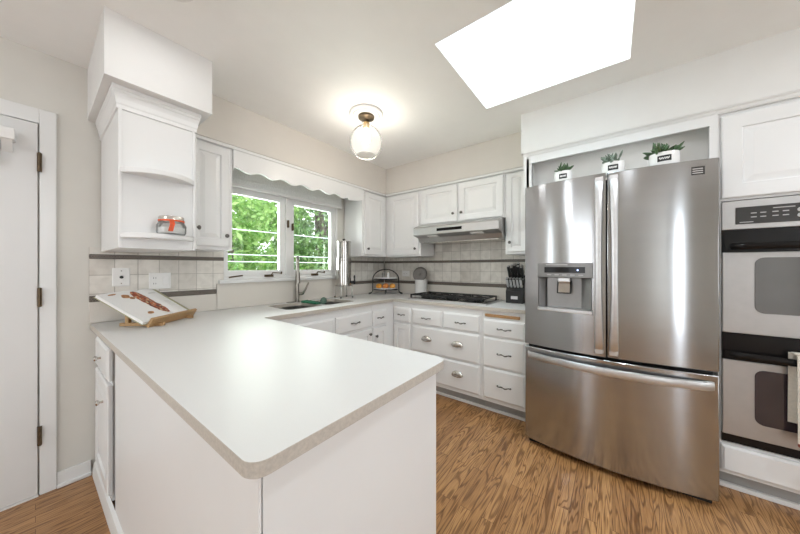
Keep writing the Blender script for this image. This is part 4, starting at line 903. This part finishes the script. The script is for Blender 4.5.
# flatbread runs across the page from the far top corner down to the gutter
mb = MB(); loops = []
p0, p1 = Vector((.178, .272)), Vector((.203, .035))
dd = (p1 - p0).normalized(); pp = Vector((-dd.y, dd.x))
for k in range(15):
    q = k / 14; c = p0 + (p1 - p0) * q; wdt = .044 * (1 - abs(2 * q - 1) ** 5 * .75) + .002 * math.sin(k * 2.3)
    e = [c + pp * wdt * (1 - j / 3) for j in range(7)]
    loops.append([bp(p.x, p.y, surf(p.x) + .0008) for p in e] + [bp(p.x, p.y, surf(p.x) + .0018) for p in e[::-1]])
mb.loft(loops).build('printed_flatbread', M['food'], t)
for a, b, ra, rb in ((.105, .235, .024, .018), (.125, .212, .016, .012), (.095, .060, .020, .012), (.055, .268, .024, .006)):
    printed('printed_garnish', [(a + ra * math.cos(2 * PI * k / 12) * (1 + .2 * math.sin(k * 2.1)), b + rb * math.sin(2 * PI * k / 12)) for k in range(12)], M['brown_ink'])
for k in range(6): strip('printed_line', sp_ + .045, sp_ + .100 - .008 * (k % 2), .085 + .011 * k, .0875 + .011 * k, M['ink'])
strip('printed_line', sp_ + .03, sp_ + .085, .235, .243, M['ink'])
strip('printed_margin', Wb - .030, Wb - .002, .004, Hb - .004, M['olive'])

# ------------------------------------------------------------------ outside
struct('lawn', MB().box(-14, 18, 2.9, 30, -1.2, -1.0), M['grass'])
def tree(name, label, x, y, h, r, m, n, trunk=True, seed=1, lo=.2, ls=.16, br=()):
    g = np.random.default_rng(seed); t = thing(name, label, 'tree', (x, y, -1.0), 'trees outside the window')
    mb = MB().tube([(x, y, -1.0), (x + .1, y, h * .3), (x - .05, y + .1, h * .75)], [.16, .11, .05], 8)
    mb.build('trunk', M['bark'], t, smooth=60)
    for pts, rad in br: MB().tube(pts, rad, 7).build('branch', M['bark'], t, smooth=60)
    # clustered leaves
    nc = max(20, n // 60); cen = []
    while len(cen) < nc:
        p = g.uniform(-1, 1, 3)
        if .25 < np.linalg.norm(p) < 1: cen.append(p)
    cen = np.array(cen) * [r, r * .7, (h - lo) / 2] + [x, y, (h + lo) / 2]
    c = cen[g.integers(0, nc, n)] + g.normal(0, .20, (n, 3))
    u = g.normal(size=(n, 3)); u /= np.linalg.norm(u, axis=1)[:, None]; v = np.cross(u, g.normal(size=(n, 3))); v /= np.linalg.norm(v, axis=1)[:, None]
    s = g.uniform(.6, 1.2, n)[:, None] * ls
    V = np.stack([c - u * s, c - v * s * .45, c + u * s, c + v * s * .45], 1).reshape(-1, 3)
    me = bpy.data.meshes.new('foliage'); me.from_pydata(V.tolist(), [], np.arange(4 * n).reshape(-1, 4).tolist()); me.materials.append(m)
    o = bpy.data.objects.new('foliage', me); C.objects.link(o); o.parent = t; me.transform(Matrix.Translation((-x, -y, 1.0)))
tree('leafy_tree', 'bright green leafy tree seen through the window pane nearer the open shelves', 3.2, 8.5, 5.6, 1.9, M['tree_a'], 7500, seed=3, lo=.0, ls=.11)
tree('leafy_tree', 'green tree with dark arching branches seen through the pane nearer the corner', 6.2, 8.5, 5.4, 1.5, M['tree_b'], 8500, seed=5, lo=-.3, ls=.11,
     br=[([(6.25, 8.2, 2.2), (5.9, 7.9, 3.2), (5.3, 7.7, 3.85), (4.4, 7.6, 4.2), (3.6, 7.6, 4.3)], [.11, .09, .07, .05, .02]), ([(6.2, 8.2, 2.0), (6.35, 7.9, 3.0), (6.4, 7.7, 3.7), (6.1, 7.6, 4.4)], [.10, .08, .06, .03]), ([(5.9, 7.9, 3.2), (5.3, 7.6, 3.3), (4.7, 7.6, 3.55)], [.06, .04, .02])])
tree('leafy_tree', 'dense low green tree filling the bottom of the window view', 4.5, 10.5, 2.9, 3.6, M['tree_a'], 9000, seed=8, lo=-1.0, ls=.13)
tree('leafy_tree', 'pale green tree farther back behind the other garden trees', 4.6, 14.0, 5.0, 3.6, M['tree_b'], 6000, seed=11, lo=-.5, ls=.17)
for z, lab in ((1.25 + 7.0 * .1265, 'highest of three pale cables outside the window'), (1.25 + 7.0 * .042, 'middle one of three pale cables outside the window'), (1.25 + 7.0 * .018, 'lowest of three pale cables outside the window')):
    o = MB().tube([(-1, 7.0, z), (4, 7.0, z), (9, 7.0, z)], .012, 6).build('outdoor_cable', M['wire']); tag(o, lab, 'cable')
